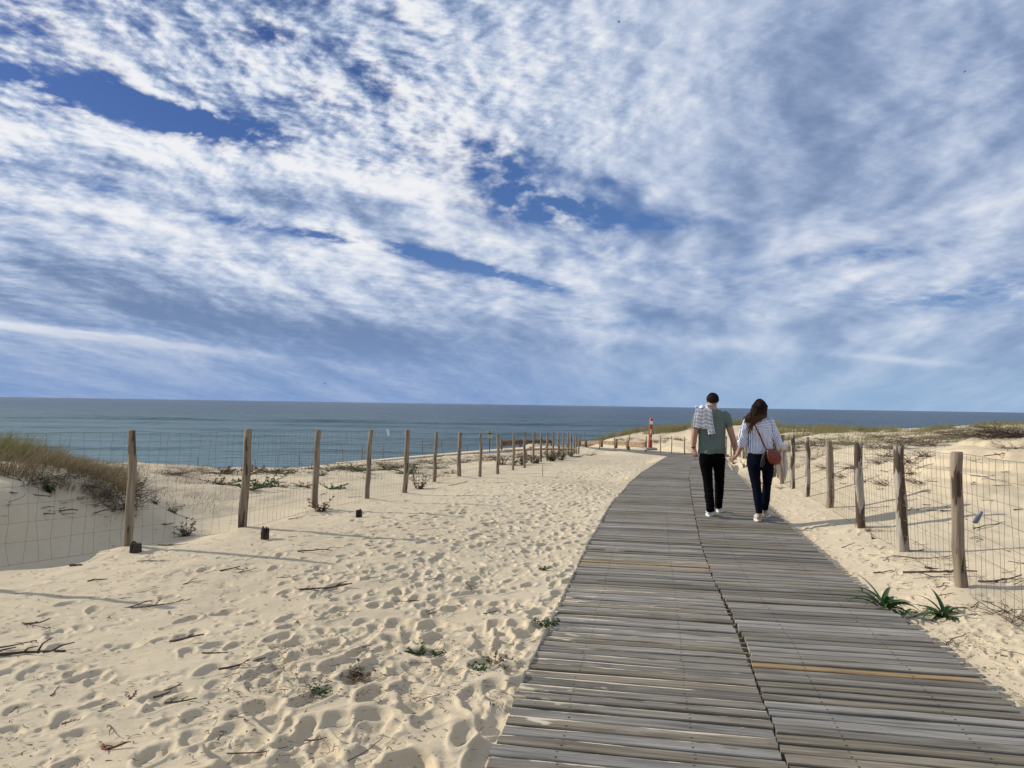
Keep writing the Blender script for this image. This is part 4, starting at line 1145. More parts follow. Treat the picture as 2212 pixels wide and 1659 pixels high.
# single plants one can point to
put_px(leafy, 400, 1158, 0.85, 'dry brown sea holly between the first two left posts', foliage=m_brown)
put_px(leafy, 690, 1104, 0.95, 'brown leafy plant at the foot of the third left post', foliage=m_brown)
put_px(leafy, 905, 1056, 1.25, 'brown leafy plant right of the fifth left fence post', foliage=m_brown)
put_px(sprig, 1178, 1230, 0.82, 'small dark green plant in sand beside the boardwalk, highest of three')
put_px(sprig, 1179, 1350, 0.86, 'dark green plant touching the left edge of the boardwalk')
put_px(sprig, 1208, 1340, 0.39, 'tiny green sprig poking over the boardwalk edge')
put_px(sprig, 1070, 1432, 0.86, 'brownish green plant standing nearest the boardwalk edge', foliage=m_olive)
put_px(sprig, 1038, 1445, 0.78, 'dark green leaves flat in the sand near the boardwalk')
put_px(sprig, 900, 1408, 0.82, 'low green creeping plant in the trodden sand')
put_px(sprig, 695, 1493, 0.74, 'small dark green plant in a footprint hollow')
put_px(sprig, 942, 1410, 0.58, 'sparse green shoots beside the creeping plant')
put_px(sprig, 780, 1460, 0.86, 'patch of dry brown plant bits in trodden sand', foliage=m_brown)
put_px(sprig, 735, 1335, 0.39, 'tiny green sprig on the open sand', foliage=m_olive)
put_px(sprig, 768, 1453, 0.62, 'dry brown tuft in trodden sand', foliage=m_brown)
put_px(sprig, 285, 1505, 0.47, 'thin brown sprout in the near left sand', foliage=m_brown)
put_px(creep, 565, 1052, 1.25, 'large green creeping plant on sand left of third post', flat=1.2)
put_px(creep, 540, 1058, 0.9, 'green creeping plant right of the second post')
put_px(creep, 478, 1047, 0.95, 'olive creeping plant left of the second post', foliage=m_olive)
put_px(creep, 715, 1057, 0.8, 'green creeping plant right of the third post')
put_px(creep, 655, 1052, 0.6, 'faded creeping plant left of the third post', foliage=m_brown)
put_px(leafy, 107, 1062, 0.8, 'grey green bushy plant on crest of the left mound')
put_px(leafy, 302, 1050, 0.7, 'green plant just right of the nearest post')
put_px(leafy, 335, 1088, 0.55, 'brown flower heads on the sloping mound edge', foliage=m_brown)
put_px(leafy, 375, 1108, 0.6, 'dry brown plant low on the sloping mound edge', foliage=m_brown)
put_px(leafy, 1875, 1148, 0.35, 'small brown sprig behind the third right post', foliage=m_brown)
put_px(leafy, 1885, 1165, 0.30, 'dry sprig in sand between second and third right posts', foliage=m_brown)
put_px(brush, 2190, 1330, 0.42, 'dead thorny plant in the sand at the right edge')
put_px(brush, 2205, 1345, 0.26, 'dry curled twigs beside the dead thorny plant')
put_px(leafy, 1650, 1046, 0.7, 'green plant at the boardwalk edge beside the woman')
put_px(leafy, 1608, 1010, 1.0, 'green leafy plants on sand behind the held hands')
put_px(leafy, 1585, 1003, 0.9, 'green leaves at the boardwalk edge behind the man')
put_px(creep, 1240, 988, 1.0, 'dark green creeping plant at the end of the left fence')
put_px(creep, 1275, 984, 0.8, 'dark green creeping plant on open sand by the turn')
put_px(creep, 1400, 975, 0.5, 'green plant near the far boardwalk')
put_px(brush, 230, 1068, 0.6, 'tangle of dry brown brush hanging over the shaded dune face')
put_px(brush, 275, 1072, 0.55, 'dry brown brush behind the nearest left post')
put_px(brush, 60, 1040, 0.6, 'dry brown brush at the left end of the mound crest')
put_px(brush, 140, 1030, 0.55, 'dry brown brush in the middle of the mound crest')
put_px(brush, 255, 1095, 0.55, 'dark dry brush low on the shaded dune face')
put_px(brush, 190, 1050, 0.45, 'dry brown twigs on the crest of the left mound')
put_px(brush, 1965, 1000, 0.7, 'grey dead bush left of nearest right post')
put_px(brush, 1975, 1022, 0.5, 'flattened grey dead branches on the right slope')
put_px(brush, 1915, 1045, 0.5, 'dead tangle between the two nearest right posts')
put_px(brush, 1690, 1055, 0.3, 'small tangle at the foot of a right fence post')
# groups of look-alikes
pts = scatter_xy(ridge_fn(21, 40, 0.40, 0.70, 0.10, 121, 1.1), 1300, 16)
blades('dry_grass', pts, 0.06, 0.26, 0.012, 0.9, m_brown, 'dry brown ground cover over the right dunes', per=3, spread=0.12)
pts = scatter_xy(ridge_fn(22, 42, 0.36, 0.70, 0.16, 125, 1.6), 1300, 17)
blades('dune_grass', pts, 0.12, 0.42, 0.012, 0.5, m_grassf, 'tufts of green and straw grass among the right dunes', per=4, spread=0.08)
def many(fam, n, polys, smin, smax, label, cat, group, fol, seed, flat=1.0):
    for i, p in enumerate(scatter_px(polys, n, seed)):
        fam.put(Vector(p)-Vector((0, 0, .02)), random.uniform(smin, smax), label, cat, group, fol[i % len(fol)], flat)
many(brush, 46, [(330,600,1010,1026,1012,1026),(600,900,1014,1026,1002,1014),(860,1000,1005,1020,1000,1010)], 0.35, 0.75, 'low brown dune bush on the sand crest beyond left fence', 'bush', 'low brown bushes on the crest beyond the left fence', [m_brown, m_olive], 21, 0.5)
many(brush, 30, [(690,900,1002,1020,998,1010),(900,1130,987,1002,982,994)], 0.5, 1.1, 'dry brown tuft on sand behind the middle of left fence', 'bush', 'dry tufts behind the middle of the left fence', [m_brown, m_olive], 29, 0.6)
for i_, (x_, y_, k_) in enumerate([(1790,1010,.8),(1825,1030,.7),(1860,1012,.9),(1905,1000,.8),(1940,985,.9),(2010,985,.8),(1985,1040,.6),(1760,990,.9),(2190,965,.5)]):
    put_px(brush, x_, y_, k_, 'sprawling dead branches on the sand slope behind the right fence', 'bush', 'dead branches on the right sand slope', None, 0.55)
many(creep, 14, [(600,1000,1010,1040,1005,1030),(450,620,1020,1030,1020,1030)], 0.6, 1.3, 'flat creeping dune plant on sand beyond left fence', 'plant', 'creeping plants beyond the left fence', [m_olive, m_brown, m_green], 22)
many(brush, 18, [(900,1150,990,1000,985,995),(1060,1240,985,998,975,985)], 0.7, 1.3, 'dark bush behind the receding left fence', 'bush', 'dark bushes behind the receding left fence', [m_olive, m_brown], 23, 0.6)
many(leafy, 14, [(1080,1240,1003,1012,984,990)], 1.2, 2.0, 'leafy plant at the foot of the receding left fence', 'plant', 'leafy plants along the receding left fence', [m_olive, m_brown], 24)
many(brush, 22, [(1270,1600,948,956,945,958)], 0.5, 1.1, 'brown tuft on the sand bank behind the turn', 'bush', 'brown tufts on the bank behind the turn', [m_brown, m_olive], 25, 0.7)
many(brush, 48, [(1700,1990,955,975,948,966),(1760,2000,945,962,940,955),(1980,2212,945,955,928,945)], 0.7, 1.5, 'grey brown dead scrub on the right dunes', 'bush', 'dead scrub on the right dunes', [m_brown, m_olive], 26, 0.45)
many(brush, 8, [(2000,2212,938,950,932,944)], 0.5, 0.9, 'dark tangled scrub behind the bare sand hump', 'bush', 'dark scrub behind the bare hump', [m_brown, m_olive], 28, 0.5)
many(brush, 26, [(2030,2212,922,935,918,932)], 0.5, 1.0, 'dark low scrub on the far right dune', 'bush', 'dark low scrub on the far right dune', [m_olive, m_brown], 27, 0.6)

# strap-leaved plants by the right edge of the walk
def lily(px, py, n, L, label, seed, lean=(0, 0), wdt=0.03, up=0.85):
    g = ground(px, py); rr = random.Random(seed); root = empty('strap_leaved_plant', g); tag(root, label, 'plant', 'strap leaved plants beside the boardwalk')
    mb = MB()
    for k_ in range(n):
        a_ = 6.283*k_/n*1.618*3 + rr.uniform(-.3,.3); e = up*rr.uniform(.6, 2.2)
        l_ = L*rr.uniform(.65, 1.1)
        mb.leaf(g+Vector((rr.uniform(-.02,.02), rr.uniform(-.02,.02), -0.02)), (math.cos(a_)+lean[0], math.sin(a_)*.8+lean[1], e), (0, 0, 1), l_, wdt*rr.uniform(.8, 1.15), rr.uniform(1.0, 2.3), 8, 0.28, 0.25)
    mb.build('leaves', m_lily, root)
    d_ = MB()
    for k_ in range(3):
        a_ = rr.random()*6.28; d_.leaf(g, (math.cos(a_), math.sin(a_), .25), (0,0,1), L*.8, .014, 0.9, 5, .1, .3)
    dl = d_.build('dry_leaf', m_dry, root); dl['label'] = 'dry straw coloured leaves'
lily(1872, 1305, 14, 0.23, 'small upright strap leaved plant at the boardwalk corner', 1, wdt=.026, up=.9)
lily(1912, 1314, 24, 0.34, 'large green strap leaved plant hugging the boardwalk edge', 2, lean=(.3, 0), wdt=.042)
lily(1948, 1330, 16, 0.29, 'green strap leaved plant drooping over the boardwalk side', 3, lean=(.5, -.3), wdt=.030, up=0.4)
lily(2037, 1330, 26, 0.28, 'green strap leaved plant standing alone in the right sand', 4, wdt=.034)

# ---------------------------------------------------------------- driftwood and twigs
def twig_mb(L, r, rr, branch=2, curl=.25):
    mb = MB(); pts_ = [Vector((-L/2, 0, r*.6))]; d_ = Vector((1, 0, 0)); n = 6
    for i in range(n):
        d_ = (d_+Vector((0, rr.uniform(-curl, curl), rr.uniform(-.12, .14)))).normalized(); q = pts_[-1]+d_*L/n; q.z = max(q.z, r*.4); pts_.append(q)
    mb.tube(pts_, [r*(1-.5*i/n) for i in range(n+1)], 5)
    for b_ in range(branch):
        i = rr.randint(1, n-1); p = pts_[i]; d2 = Vector((rr.uniform(.2, 1), rr.choice((-1, 1))*rr.uniform(.4, 1), rr.uniform(.0, .5))).normalized()
        mb.tube([p, p+d2*L*.12, p+(d2+Vector((.2, 0, -.15)))*L*.25], [r*.6, r*.45, r*.25], 4)
    return mb
def big_twig(px, py, L, r, deg, label, m=None, seed=0, branch=2, curl=.25, cat='stick'):
    g = ground(px, py)
    o = twig_mb(L, r, random.Random(seed+int(px)), branch, curl).build('driftwood_stick', m or m_twig)
    o.location = g; o.rotation_euler = (0, 0, math.radians(deg)); tag(o, label, cat)
big_twig(50, 1412, .48, .012, 18, 'dark forked driftwood stick at the left edge of the sand', branch=4)
big_twig(25, 1402, .30, .006, 5, 'thin stick lying above the forked stick at left edge')
big_twig(705, 1272, .44, .010, 16, 'long dark driftwood stick left of the boardwalk', branch=3)
big_twig(685, 1192, .40, .008, 2, 'straight thin stick below the third fence post')
big_twig(405, 1386, .22, .009, 6, 'straight short stick in the near sand')
big_twig(530, 1440, .30, .007, 24, 'thin forked twig in the near sand', branch=3)
big_twig(465, 1410, .16, .005, 8, 'thin short twig above the forked twig')
big_twig(360, 1310, .50, .005, 14, 'long thin twig crossing a shadow on the sand', branch=3)
big_twig(80, 1350, .24, .008, -10, 'bent dark twig on a small sand mound', branch=3, curl=.5)
big_twig(375, 1178, .34, .008, 4, 'dark bent hoop of vine right of the first post', branch=1, curl=.2)
big_twig(332, 1212, .30, .009, 10, 'knobbly brown stick below the first post', m_pale)
big_twig(355, 1133, .22, .010, 12, 'dark stick leaning on the wire near the first post')
big_twig(210, 1253, .16, .007, 50, 'small forked twig on smooth sand at left', branch=2)
big_twig(500, 1232, .20, .007, 30, 'dark twig on smooth sand below the second post')
big_twig(165, 1222+0, .12, .012, 10, 'small dark wood chip on smooth sand')
big_twig(245, 1620, .16, .008, -30, 'reddish curled root in the nearest sand', simple('red_root', (.16,.06,.035), .8, .3, 12), branch=3, curl=.8)
big_twig(390, 1518, .16, .006, 8, 'thin dark stick among deep footprints')
big_twig(350, 1507, .09, .007, 10, 'short black stick beside the thin dark stick')
big_twig(2030, 1245, .62, .012, -24, 'long dead branch in front of the nearest right post', branch=4, seed=3)
big_twig(2010, 1208, .70, .006, -26, 'thin curved vine lying left of the nearest right post', branch=3)
big_twig(1985, 1190, .25, .008, 20, 'dark root at the foot of the second right post')
big_twig(2165, 1262, .36, .010, -28, 'dead branch lying behind the thorny plant', branch=4)
big_twig(1835, 1183, .20, .006, 8, 'thin bent twig beside the walk under the fence')
big_twig(1905, 1238, .18, .008, 5, 'curved dark twig on the right sand strip')
big_twig(2015, 1230, .16, .012, -60, 'dead curled leaf left of the nearest right post')
big_twig(2160, 985, .55, .008, 4, 'grey dry branches on the right dune hump', branch=5)
big_twig(1890, 1100, .80, .008, 22, 'grey root line on the slope behind the right fence', m_pale, branch=3)
big_twig(1870, 1040, .50, .010, 35, 'dark branch on the slope behind the third right post', branch=4)
P = W(18, 1131, 8.0); mb = MB(); mb.tube([P-Vector((.3, 0, .01)), P+Vector((.12, 0, .005))], .006, 6)
tag(mb.build('metal_rod', simple('bright_metal', (.55,.56,.58), .35, .1, 5, metal=.6)), 'shiny pale rod at the left edge beside the dune face', 'rod')
mb = MB(); g = ground(2108, 1166)
mb.tube([g+Vector((math.cos(a_)*.06, math.sin(a_)*.05, .02+.01*math.sin(a_*2))) for a_ in [x*.5-2.2 for x in range(10)]], .004, 5)
tag(mb.build('wire_loop', m_twig), 'small open loop of wire in sand behind the right fence', 'wire loop')
mb = MB(); g = ground(1172, 1030); mb.tube([g-Vector((0,0,.1)), g+Vector((0,0,.33))], .008, 5)
tag(mb.build('thin_stake', m_twig), 'thin upright stake in open sand right of left fence', 'stake')
# look-alike twigs
tw = []
for i in range(10):
    rr = random.Random(900+i); o = twig_mb(rr.uniform(.04, .20), rr.uniform(.0018, .0042), rr, rr.choice((0, 1, 2, 3)), .6).build('twig', m_twig); tw.append([o, False])
def twigs(n, polys, label, group, seed, sc_=(0.7, 1.5)):
    for i, p in enumerate(scatter_px(polys, n, seed)):
        q = tw[i % len(tw)]
        if q[1]: o = q[0].copy(); COL.objects.link(o)
        else: o = q[0]; q[1] = True
        s_ = random.uniform(*sc_); o.scale = (s_, s_, s_); o.location = p; o.rotation_euler = (random.uniform(-.1,.1), random.uniform(-.15,.15), random.gauss(0.1, 0.7))
        tag(o, label, 'twig', group)
twigs(120, [(0,1000,1280,1659,1280,1659),(250,1100,1190,1330,1150,1330),(600,1250,1100,1200,1060,1180)], 'thin dark twig scattered on the trodden sand left of the boardwalk', 'twigs scattered on the trodden sand', 31)
twigs(60, [(1700,2060,1120,1180,1200,1290),(1950,2212,1250,1380,1300,1560),(1900,2212,1100,1240,1200,1290)], 'thin dark twig scattered on sand along the right fence', 'twigs scattered along the right fence', 32)
twigs(60, [(450,1000,1025,1110,1010,1050),(20,270,1060,1120,1060,1120)], 'dark twig lying on the dune sand beyond left fence', 'twigs on dune sand beyond the left fence', 33, (1.0, 2.4))
twigs(40, [(1800,2212,985,1060,985,1180)], 'dark twig lying on the right dune slope', 'twigs on the right dune slope', 34, (1.2, 2.6))
# fine litter: one uncountable scatter
def litter(n, polys, seed, name, label, s0=.014, s1=.050):
    rr = random.Random(seed); mb = MB()
    for p in scatter_px(polys, n, seed):
        for _ in range(rr.choice((1, 1, 2, 3))):
            q = Vector(p)+Vector((rr.gauss(0, .05), rr.gauss(0, .05), .004)); a_ = rr.random()*6.28
            mb.leaf(q, (math.cos(a_), math.sin(a_), rr.uniform(-.05, .35)), (0,0,1), rr.uniform(s0, s1), rr.uniform(.003, .009), .3, 2, .3, .5)
    tag(mb.build(name, m_litter), label, 'plant litter', kind='stuff')
litter(1900, [(0,1080,1230,1659,1230,1659),(200,1300,1120,1300,1060,1200),(500,1150,1380,1520,1380,1520)], 41, 'plant_litter', 'tiny dark plant bits strewn over the trodden sand')
litter(650, [(1720,2100,1120,1180,1230,1330),(2000,2212,1300,1400,1340,1560)], 42, 'plant_litter', 'tiny dark plant bits on the sand right of the boardwalk')

# ---------------------------------------------------------------- birds far off
def bird(px, py, D, span, label, seed):
    P = W(px, py, D); root = empty('bird', P); tag(root, label, 'bird')
    mb = MB(); mb.loft([(P+Vector((x*span, 0, z*span)), Vector((0, r_*span, 0)), Vector((0, 0, r_*span))) for x, z, r_ in ((-.22,0,.01),(-.12,.0,.04),(0,.01,.055),(.10,.02,.04),(.15,.03,.03),(.2,.02,.006))], 8)
    mb.build('body', m_dark, root)
    for sg in (-1, 1):
        mb = MB(); mb.leaf(P, (0.1, sg, .35), (0,0,1), span*.5, span*.12, .5, 4, .0, .3); mb.build('wing', m_dark, root)
bird(702, 828, 120, 1.0, 'dark bird low over the sea near the horizon', 1)
bird(1337, 47, 60, .55, 'tiny dark bird high in the middle of the sky', 2)
bird(2084, 155, 70, .6, 'tiny dark bird high at the right of the sky', 3)

# ---------------------------------------------------------------- the couple
m_skin = simple('skin', (0.42, 0.235, 0.165), 0.55, 0.08, 9, spec=0.35)
def crumple(o, amp, sx_, sz_, seed=0.0, z0=None, z1=None):
    me = o.data
    nn_ = [v.normal.copy() for v in me.vertices]
    for i_, v in enumerate(me.vertices):
        c_ = v.co.copy()
        q = Vector((c_.x*sx_ + c_.z*sx_*.35 + seed, c_.y*sx_, c_.z*sz_ + seed))
        f = mnoise.noise(q) + 0.5*mnoise.noise(q*2.1)
        r_ = 1.0 - abs(f)*2.2
        k_ = 1.0
        if z0 is not None: k_ = max(0.25, min(1.0, (z1-c_.z)/(z1-z0)))
        v.co = c_ + nn_[i_]*(amp*r_*k_)
    me.update()
m_hair_m = simple('short_brown_hair', (0.022, 0.014, 0.009), 0.75, 0.5, 60, bump=0.9, spec=0.12)
m_tee, t, b = mat('green_cotton')
co = t.new('ShaderNodeNewGeometry').outputs['Position']
fold = t.noise(t.mapping(co, rot=(0, 0.35, 0), sc=(9, 9, 3.2)), 1.0, 3, 0.5, 0.8)
t.l.new(t.mix(t.noise(co, 30, 3), (0.120, 0.158, 0.132), (0.150, 0.190, 0.160)), b.inputs['Base Color']); b.inputs['Roughness'].default_value = 0.9
t.l.new(t.bump(fold, 0.9, 0.05), b.inputs['Normal']); b.inputs['Specular IOR Level'].default_value = 0.15
m_black = simple('black_denim', (0.0025, 0.0025, 0.003), 0.95, 0.3, 20, bump=0.4, spec=0.05)
m_navy = simple('navy_denim', (0.0035, 0.005, 0.012), 0.95, 0.3, 20, bump=0.4, spec=0.05)
m_shoe = simple('white_leather', (0.74, 0.74, 0.73), 0.5, 0.05, 10)
m_sole = simple('white_rubber', (0.62, 0.62, 0.60), 0.6, 0.05, 10)
m_redsole = simple('red_rubber', (0.30, 0.05, 0.05), 0.6, 0.1, 10)
m_cream = simple('cream_mesh', (0.52, 0.48, 0.42), 0.8, 0.12, 30)
m_bag = simple('tan_leather', (0.175, 0.034, 0.021), 0.42, 0.25, 14, bump=0.3, spec=0.4)
m_card = simple('beige_knit', (0.50, 0.43, 0.36), 0.95, 0.12, 18, bump=0.8)
# blue and white stripes of the woman's shirt: rest coordinates in the 'cloth' attribute (metres across, up, yoke flag)
m_str, t, b = mat('striped_cotton')
at = t.new('ShaderNodeAttribute', attribute_name='cloth').outputs['Vector']
ax_, az_, af_ = t.sep(at)
sv = t.m('PINGPONG', t.add(t.mul(ax_, 1.0), 0.0), 0.0095); sh = t.m('PINGPONG', az_, 0.012)
yk = t.ss(af_, 0.4, 0.6)
k1 = t.ss(sv, 0.0056, 0.0068); k2 = t.ss(sh, 0.0070, 0.0084)
kk = t.add(t.mul(k1, t.sub(1.0, yk)), t.mul(k2, yk))
t.l.new(t.mix(kk, (0.78, 0.80, 0.86), (0.10, 0.145, 0.34)), b.inputs['Base Color']); b.inputs['Roughness'].default_value = 0.85
co = t.new('ShaderNodeNewGeometry').outputs['Position']
t.l.new(t.bump(t.noise(t.mapping(co, rot=(0, -0.3, 0), sc=(11, 11, 5)), 1.0, 3, 0.55, 0.8), 0.9, 0.04), b.inputs['Normal'])
# white shirt with dark woven bands
m_band, t, b = mat('banded_cotton')
at = t.new('ShaderNodeAttribute', attribute_name='cloth').outputs['Vector']
ax_, az_, af_ = t.sep(at)
p1 = t.m('PINGPONG', az_, 0.028); p2 = t.m('PINGPONG', t.add(az_, 0.011), 0.0125); wv = t.noise(t.vec(t.mul(ax_, 90), t.mul(az_, 140)), 1.0, 2)
k = t.m('MAXIMUM', t.ss(p1, 0.0055, 0.0035), t.mul(t.ss(p2, 0.0022, 0.0008), 0.45))
k = t.m('MAXIMUM', k, t.mul(t.ss(t.m('PINGPONG', ax_, 0.06), 0.004, 0.002), 0.6))
k = t.mul(k, t.ss(wv, 0.25, 0.55, 0.35, 1.0))
t.l.new(t.mix(k, (0.80, 0.80, 0.84), (0.075, 0.08, 0.11)), b.inputs['Base Color']); b.inputs['Roughness'].default_value = 0.9
# woman's hair
m_hair_w, t, b = mat('long_brown_hair')
at = t.new('ShaderNodeAttribute', attribute_name='cloth').outputs['Vector']
_, az_, rn_ = t.sep(at)
c = t.mix(t.ss(az_, 0.25, 1.0), (0.014, 0.008, 0.006), (0.120, 0.062, 0.032))
c = t.mix(t.mul(rn_, 0.55), c, (0.045, 0.024, 0.015))
t.l.new(c, b.inputs['Base Color']); b.inputs['Roughness'].default_value = 0.65; b.inputs['Specular IOR Level'].default_value = 0.08

def set_attr(o, fn):
    me = o.data; a = me.attributes.new('cloth', 'FLOAT_VECTOR', 'POINT')
    for i, v in enumerate(me.vertices): a.data[i].vector = fn(v.co)

CR = 4.147
def pix(cx, cy): return ((1980+cx/CR)*.73733, (1140+cy/CR)*.73733)
class Fig:
    def __init__(s, D): s.D = D; s.k = D/(2250*CR)      # metres per crop pixel
    def p(s, cx, cy, dy=0.0): return W(*pix(cx, cy), s.D+dy)
    def tube(s, mb, pts, n=12):
        """pts: (cx, cy, dy, halfwidth px[, depth ratio])"""
        path = [s.p(q[0], q[1], q[2]) for q in pts]; fr = frames(path)
        mb.loft([(P, a*(q[3]*s.k), b_*(q[3]*s.k*(q[4] if len(q) > 4 else 1.0))) for (P, t_, a, b_), q in zip(fr, pts)], n)
    def rings(s, mb, pts, n=24):
        """pts: (cx, cy, dy, half width px, half depth metres)"""
        mb.loft([(s.p(q[0], q[1], q[2]), Vector((q[3]*s.k, 0, 0)), Vector((0, q[4], 0))) for q in pts], n)
def hand(mb, wrist, d, palm_n, curl=0.6, size=1.0, side=1, spread=0.12, thumb=0.8):
    """wrist point, direction of the hand, normal out of the palm; four fingers and a thumb"""
    d = Vector(d).normalized(); nrm = Vector(palm_n); nrm = (nrm - d*nrm.dot(d)).normalized(); sd_ = d.cross(nrm)*side
    s_ = size
    mb.loft([(wrist, sd_*.026*s_, nrm*.019*s_), (wrist+d*.03*s_, sd_*.034*s_, nrm*.017*s_), (wrist+d*.065*s_, sd_*.041*s_, nrm*.015*s_), (wrist+d*.092*s_, sd_*.040*s_, nrm*.012*s_)], 12)
    for i, (off, L) in enumerate(((-.030, .066), (-.010, .076), (.010, .071), (.029, .056))):
        p = wrist + d*.085*s_ + sd_*off*s_; cur = (d + sd_*off*spread*20).normalized(); pts_ = [p]; 
        for j, fr_ in enumerate((.42, .32, .26)):
            a_ = curl*(0.7+0.25*i*0.3+0.25*j)
            cur = (cur*math.cos(a_) + nrm*math.sin(a_)).normalized() if j else (cur*math.cos(a_*.6)+nrm*math.sin(a_*.6)).normalized()
            nn = nrm - cur*nrm.dot(cur)
            nrm_l = (nrm*math.cos(0))
            pts_.append(pts_[-1]+cur*L*fr_*s_)
        mb.tube(pts_, [.0092*s_, .0088*s_, .0080*s_, .0062*s_], 8)
    p = wrist + d*.025*s_ - sd_*.030*s_; c1_ = (d*.75 - sd_*.65 + nrm*.35*thumb).normalized(); c2_ = (d*.95 - sd_*.1 + nrm*.55*thumb).normalized()
    mb.tube([p, p+c1_*.035*s_, p+c1_*.035*s_+c2_*.03*s_, p+c1_*.035*s_+c2_*.055*s_], [.014*s_, .0115*s_, .0100*s_, .0075*s_], 8)
def head(mb, c, rx, ry, rz, tilt, face):
    """skull, jaw, nose, ears, brow, lips; face = unit direction the face looks (horizontal), tilt forward in radians"""
    yaw = math.atan2(face[1], face[0]) - math.pi/2
    R = Matrix.Rotation(yaw, 3, 'Z') @ Matrix.Rotation(-tilt, 3, 'X')
    c = Vector(c); q = lambda x, y, z: c + R @ Vector((x, y, z))
    mb.ball(c, rx, ry, rz*.80, 20, 14, R)                                    # skull
    mb.loft([(q(0, ry*.28, -rz*.15), R@Vector((rx*.86, 0, 0)), R@Vector((0, ry*.70, 0))), (q(0, ry*.38, -rz*.6), R@Vector((rx*.74, 0, 0)), R@Vector((0, ry*.55, 0))),
             (q(0, ry*.48, -rz*.92), R@Vector((rx*.48, 0, 0)), R@Vector((0, ry*.40, 0))), (q(0, ry*.52, -rz*1.0), R@Vector((rx*.25, 0, 0)), R@Vector((0, ry*.25, 0)))], 16)
    mb.tube([q(0, ry*.93, -rz*.02), q(0, ry*1.08, -rz*.25), q(0, ry*1.22, -rz*.38), q(0, ry*.98, -rz*.44)], [.010, .011, .014, .010], 8)   # nose
    for s_ in (-1, 1):
        mb.ball(q(s_*rx*.40, ry*.86, -rz*.05), .013, .008, .008, 8, 6, R)        # eyelids
        mb.tube([q(s_*rx*.15, ry*.94, rz*.08), q(s_*rx*.42, ry*.92, rz*.13), q(s_*rx*.68, ry*.78, rz*.08)], .007, 6)
        mb.loft([(q(s_*rx*.95, 0, -rz*.30), R@Vector((.008, 0, 0)), R@Vector((0, .010, 0))), (q(s_*rx*1.06, -ry*.08, -rz*.10), R@Vector((.010, 0, 0)), R@Vector((0, .018, 0))),
                 (q(s_*rx*1.08, -ry*.10, rz*.05), R@Vector((.010, 0, 0)), R@Vector((0, .020, 0))), (q(s_*rx*1.0, -ry*.05, rz*.16), R@Vector((.006, 0, 0)), R@Vector((0, .012, 0)))], 10)  # ears
    mb.tube([q(-.024, ry*.93, -rz*.62), q(0, ry*.99, -rz*.61), q(.024, ry*.93, -rz*.62)], [.005, .008, .005], 6)
    return R
def shoe(name, P, yaw, L, wd, h, mu, ms, parent, heel=0.0):
    """P = ground point under the heel; toe points away"""
    R = Matrix.Rotation(yaw, 3, 'Z'); mb = MB(); q = lambda x, y, z: P + R @ Vector((x, y, z))
    prof = [(-0.004, .60, .92), (.02, .84, 1.12), (.05, .9, 1.12), (.09, .92, .96), (.16, .96, .72), (.22, 1.0, .62), (.26, .8, .5), (.285, .45, .3)]
    for y, wk, hk in prof: pass
    mb.loft([(q(0, y*L/.29, .022+h*hk*.5), R@Vector((wd*.5*wk, 0, 0)), Vector((0, 0, h*hk*.5))) for y, wk, hk in prof], 14)
    if heel: mb.loft([(q(0, .050, .05), R@Vector((.038, 0, 0)), R@Vector((0, .045, 0))), (q(0, .042, heel), R@Vector((.041, 0, 0)), R@Vector((0, .046, 0)))], 14)
    o = remeshed(mb, name, mu, parent, 0.006, 3)
    sb = MB(); n_ = 20; pts_ = []
    for k_ in range(n_):
        a_ = 2*math.pi*k_/n_; y = L*.5 + L*.51*math.cos(a_)*1.0; ww = wd*.54*math.sin(a_)*(0.86+0.16*math.sin((y/L)*3.1-.6))
        pts_.append((ww, y))
    i0 = 0
    for z, k_ in ((0.0, .97), (.006, 1.0), (.026, 1.0), (.030, .95)):
        for (x, y) in pts_: sb.v.append(tuple(q(x*k_, (y-L*.5)*k_+L*.5, z)))
    for r_ in range(3):
        for k_ in range(n_): k2_ = (k_+1) % n_; sb.f.append((r_*n_+k_, r_*n_+k2_, (r_+1)*n_+k2_, (r_+1)*n_+k_))
    sb.f.append(tuple(reversed(range(n_)))); sb.f.append(tuple(3*n_+k_ for k_ in range(n_)))
    s_o = sb.build('sole', ms, None, angle=50); s_o.parent = o
    return o
def sheet(name, f, nu, nv, m, parent=None, thick=0.006, attr=None):
    """a cloth sheet: f(u, v) -> point"""
    vs = [tuple(f(i/nu, j/nv)) for j in range(nv+1) for i in range(nu+1)]
    fs = [(j*(nu+1)+i, j*(nu+1)+i+1, (j+1)*(nu+1)+i+1, (j+1)*(nu+1)+i) for j in range(nv) for i in range(nu)]
    at_ = [attr(i/nu, j/nv) if attr else (0, 0, 0) for j in range(nv+1) for i in range(nu+1)]
    o = np_mesh_poly(name, vs, fs, m, {'cloth': ('FLOAT_VECTOR', at_)}); o.data.shade_smooth()
    md = o.modifiers.new('thick', 'SOLIDIFY'); md.thickness = thick; md.offset = 0
    if parent: o.parent = parent
    return o

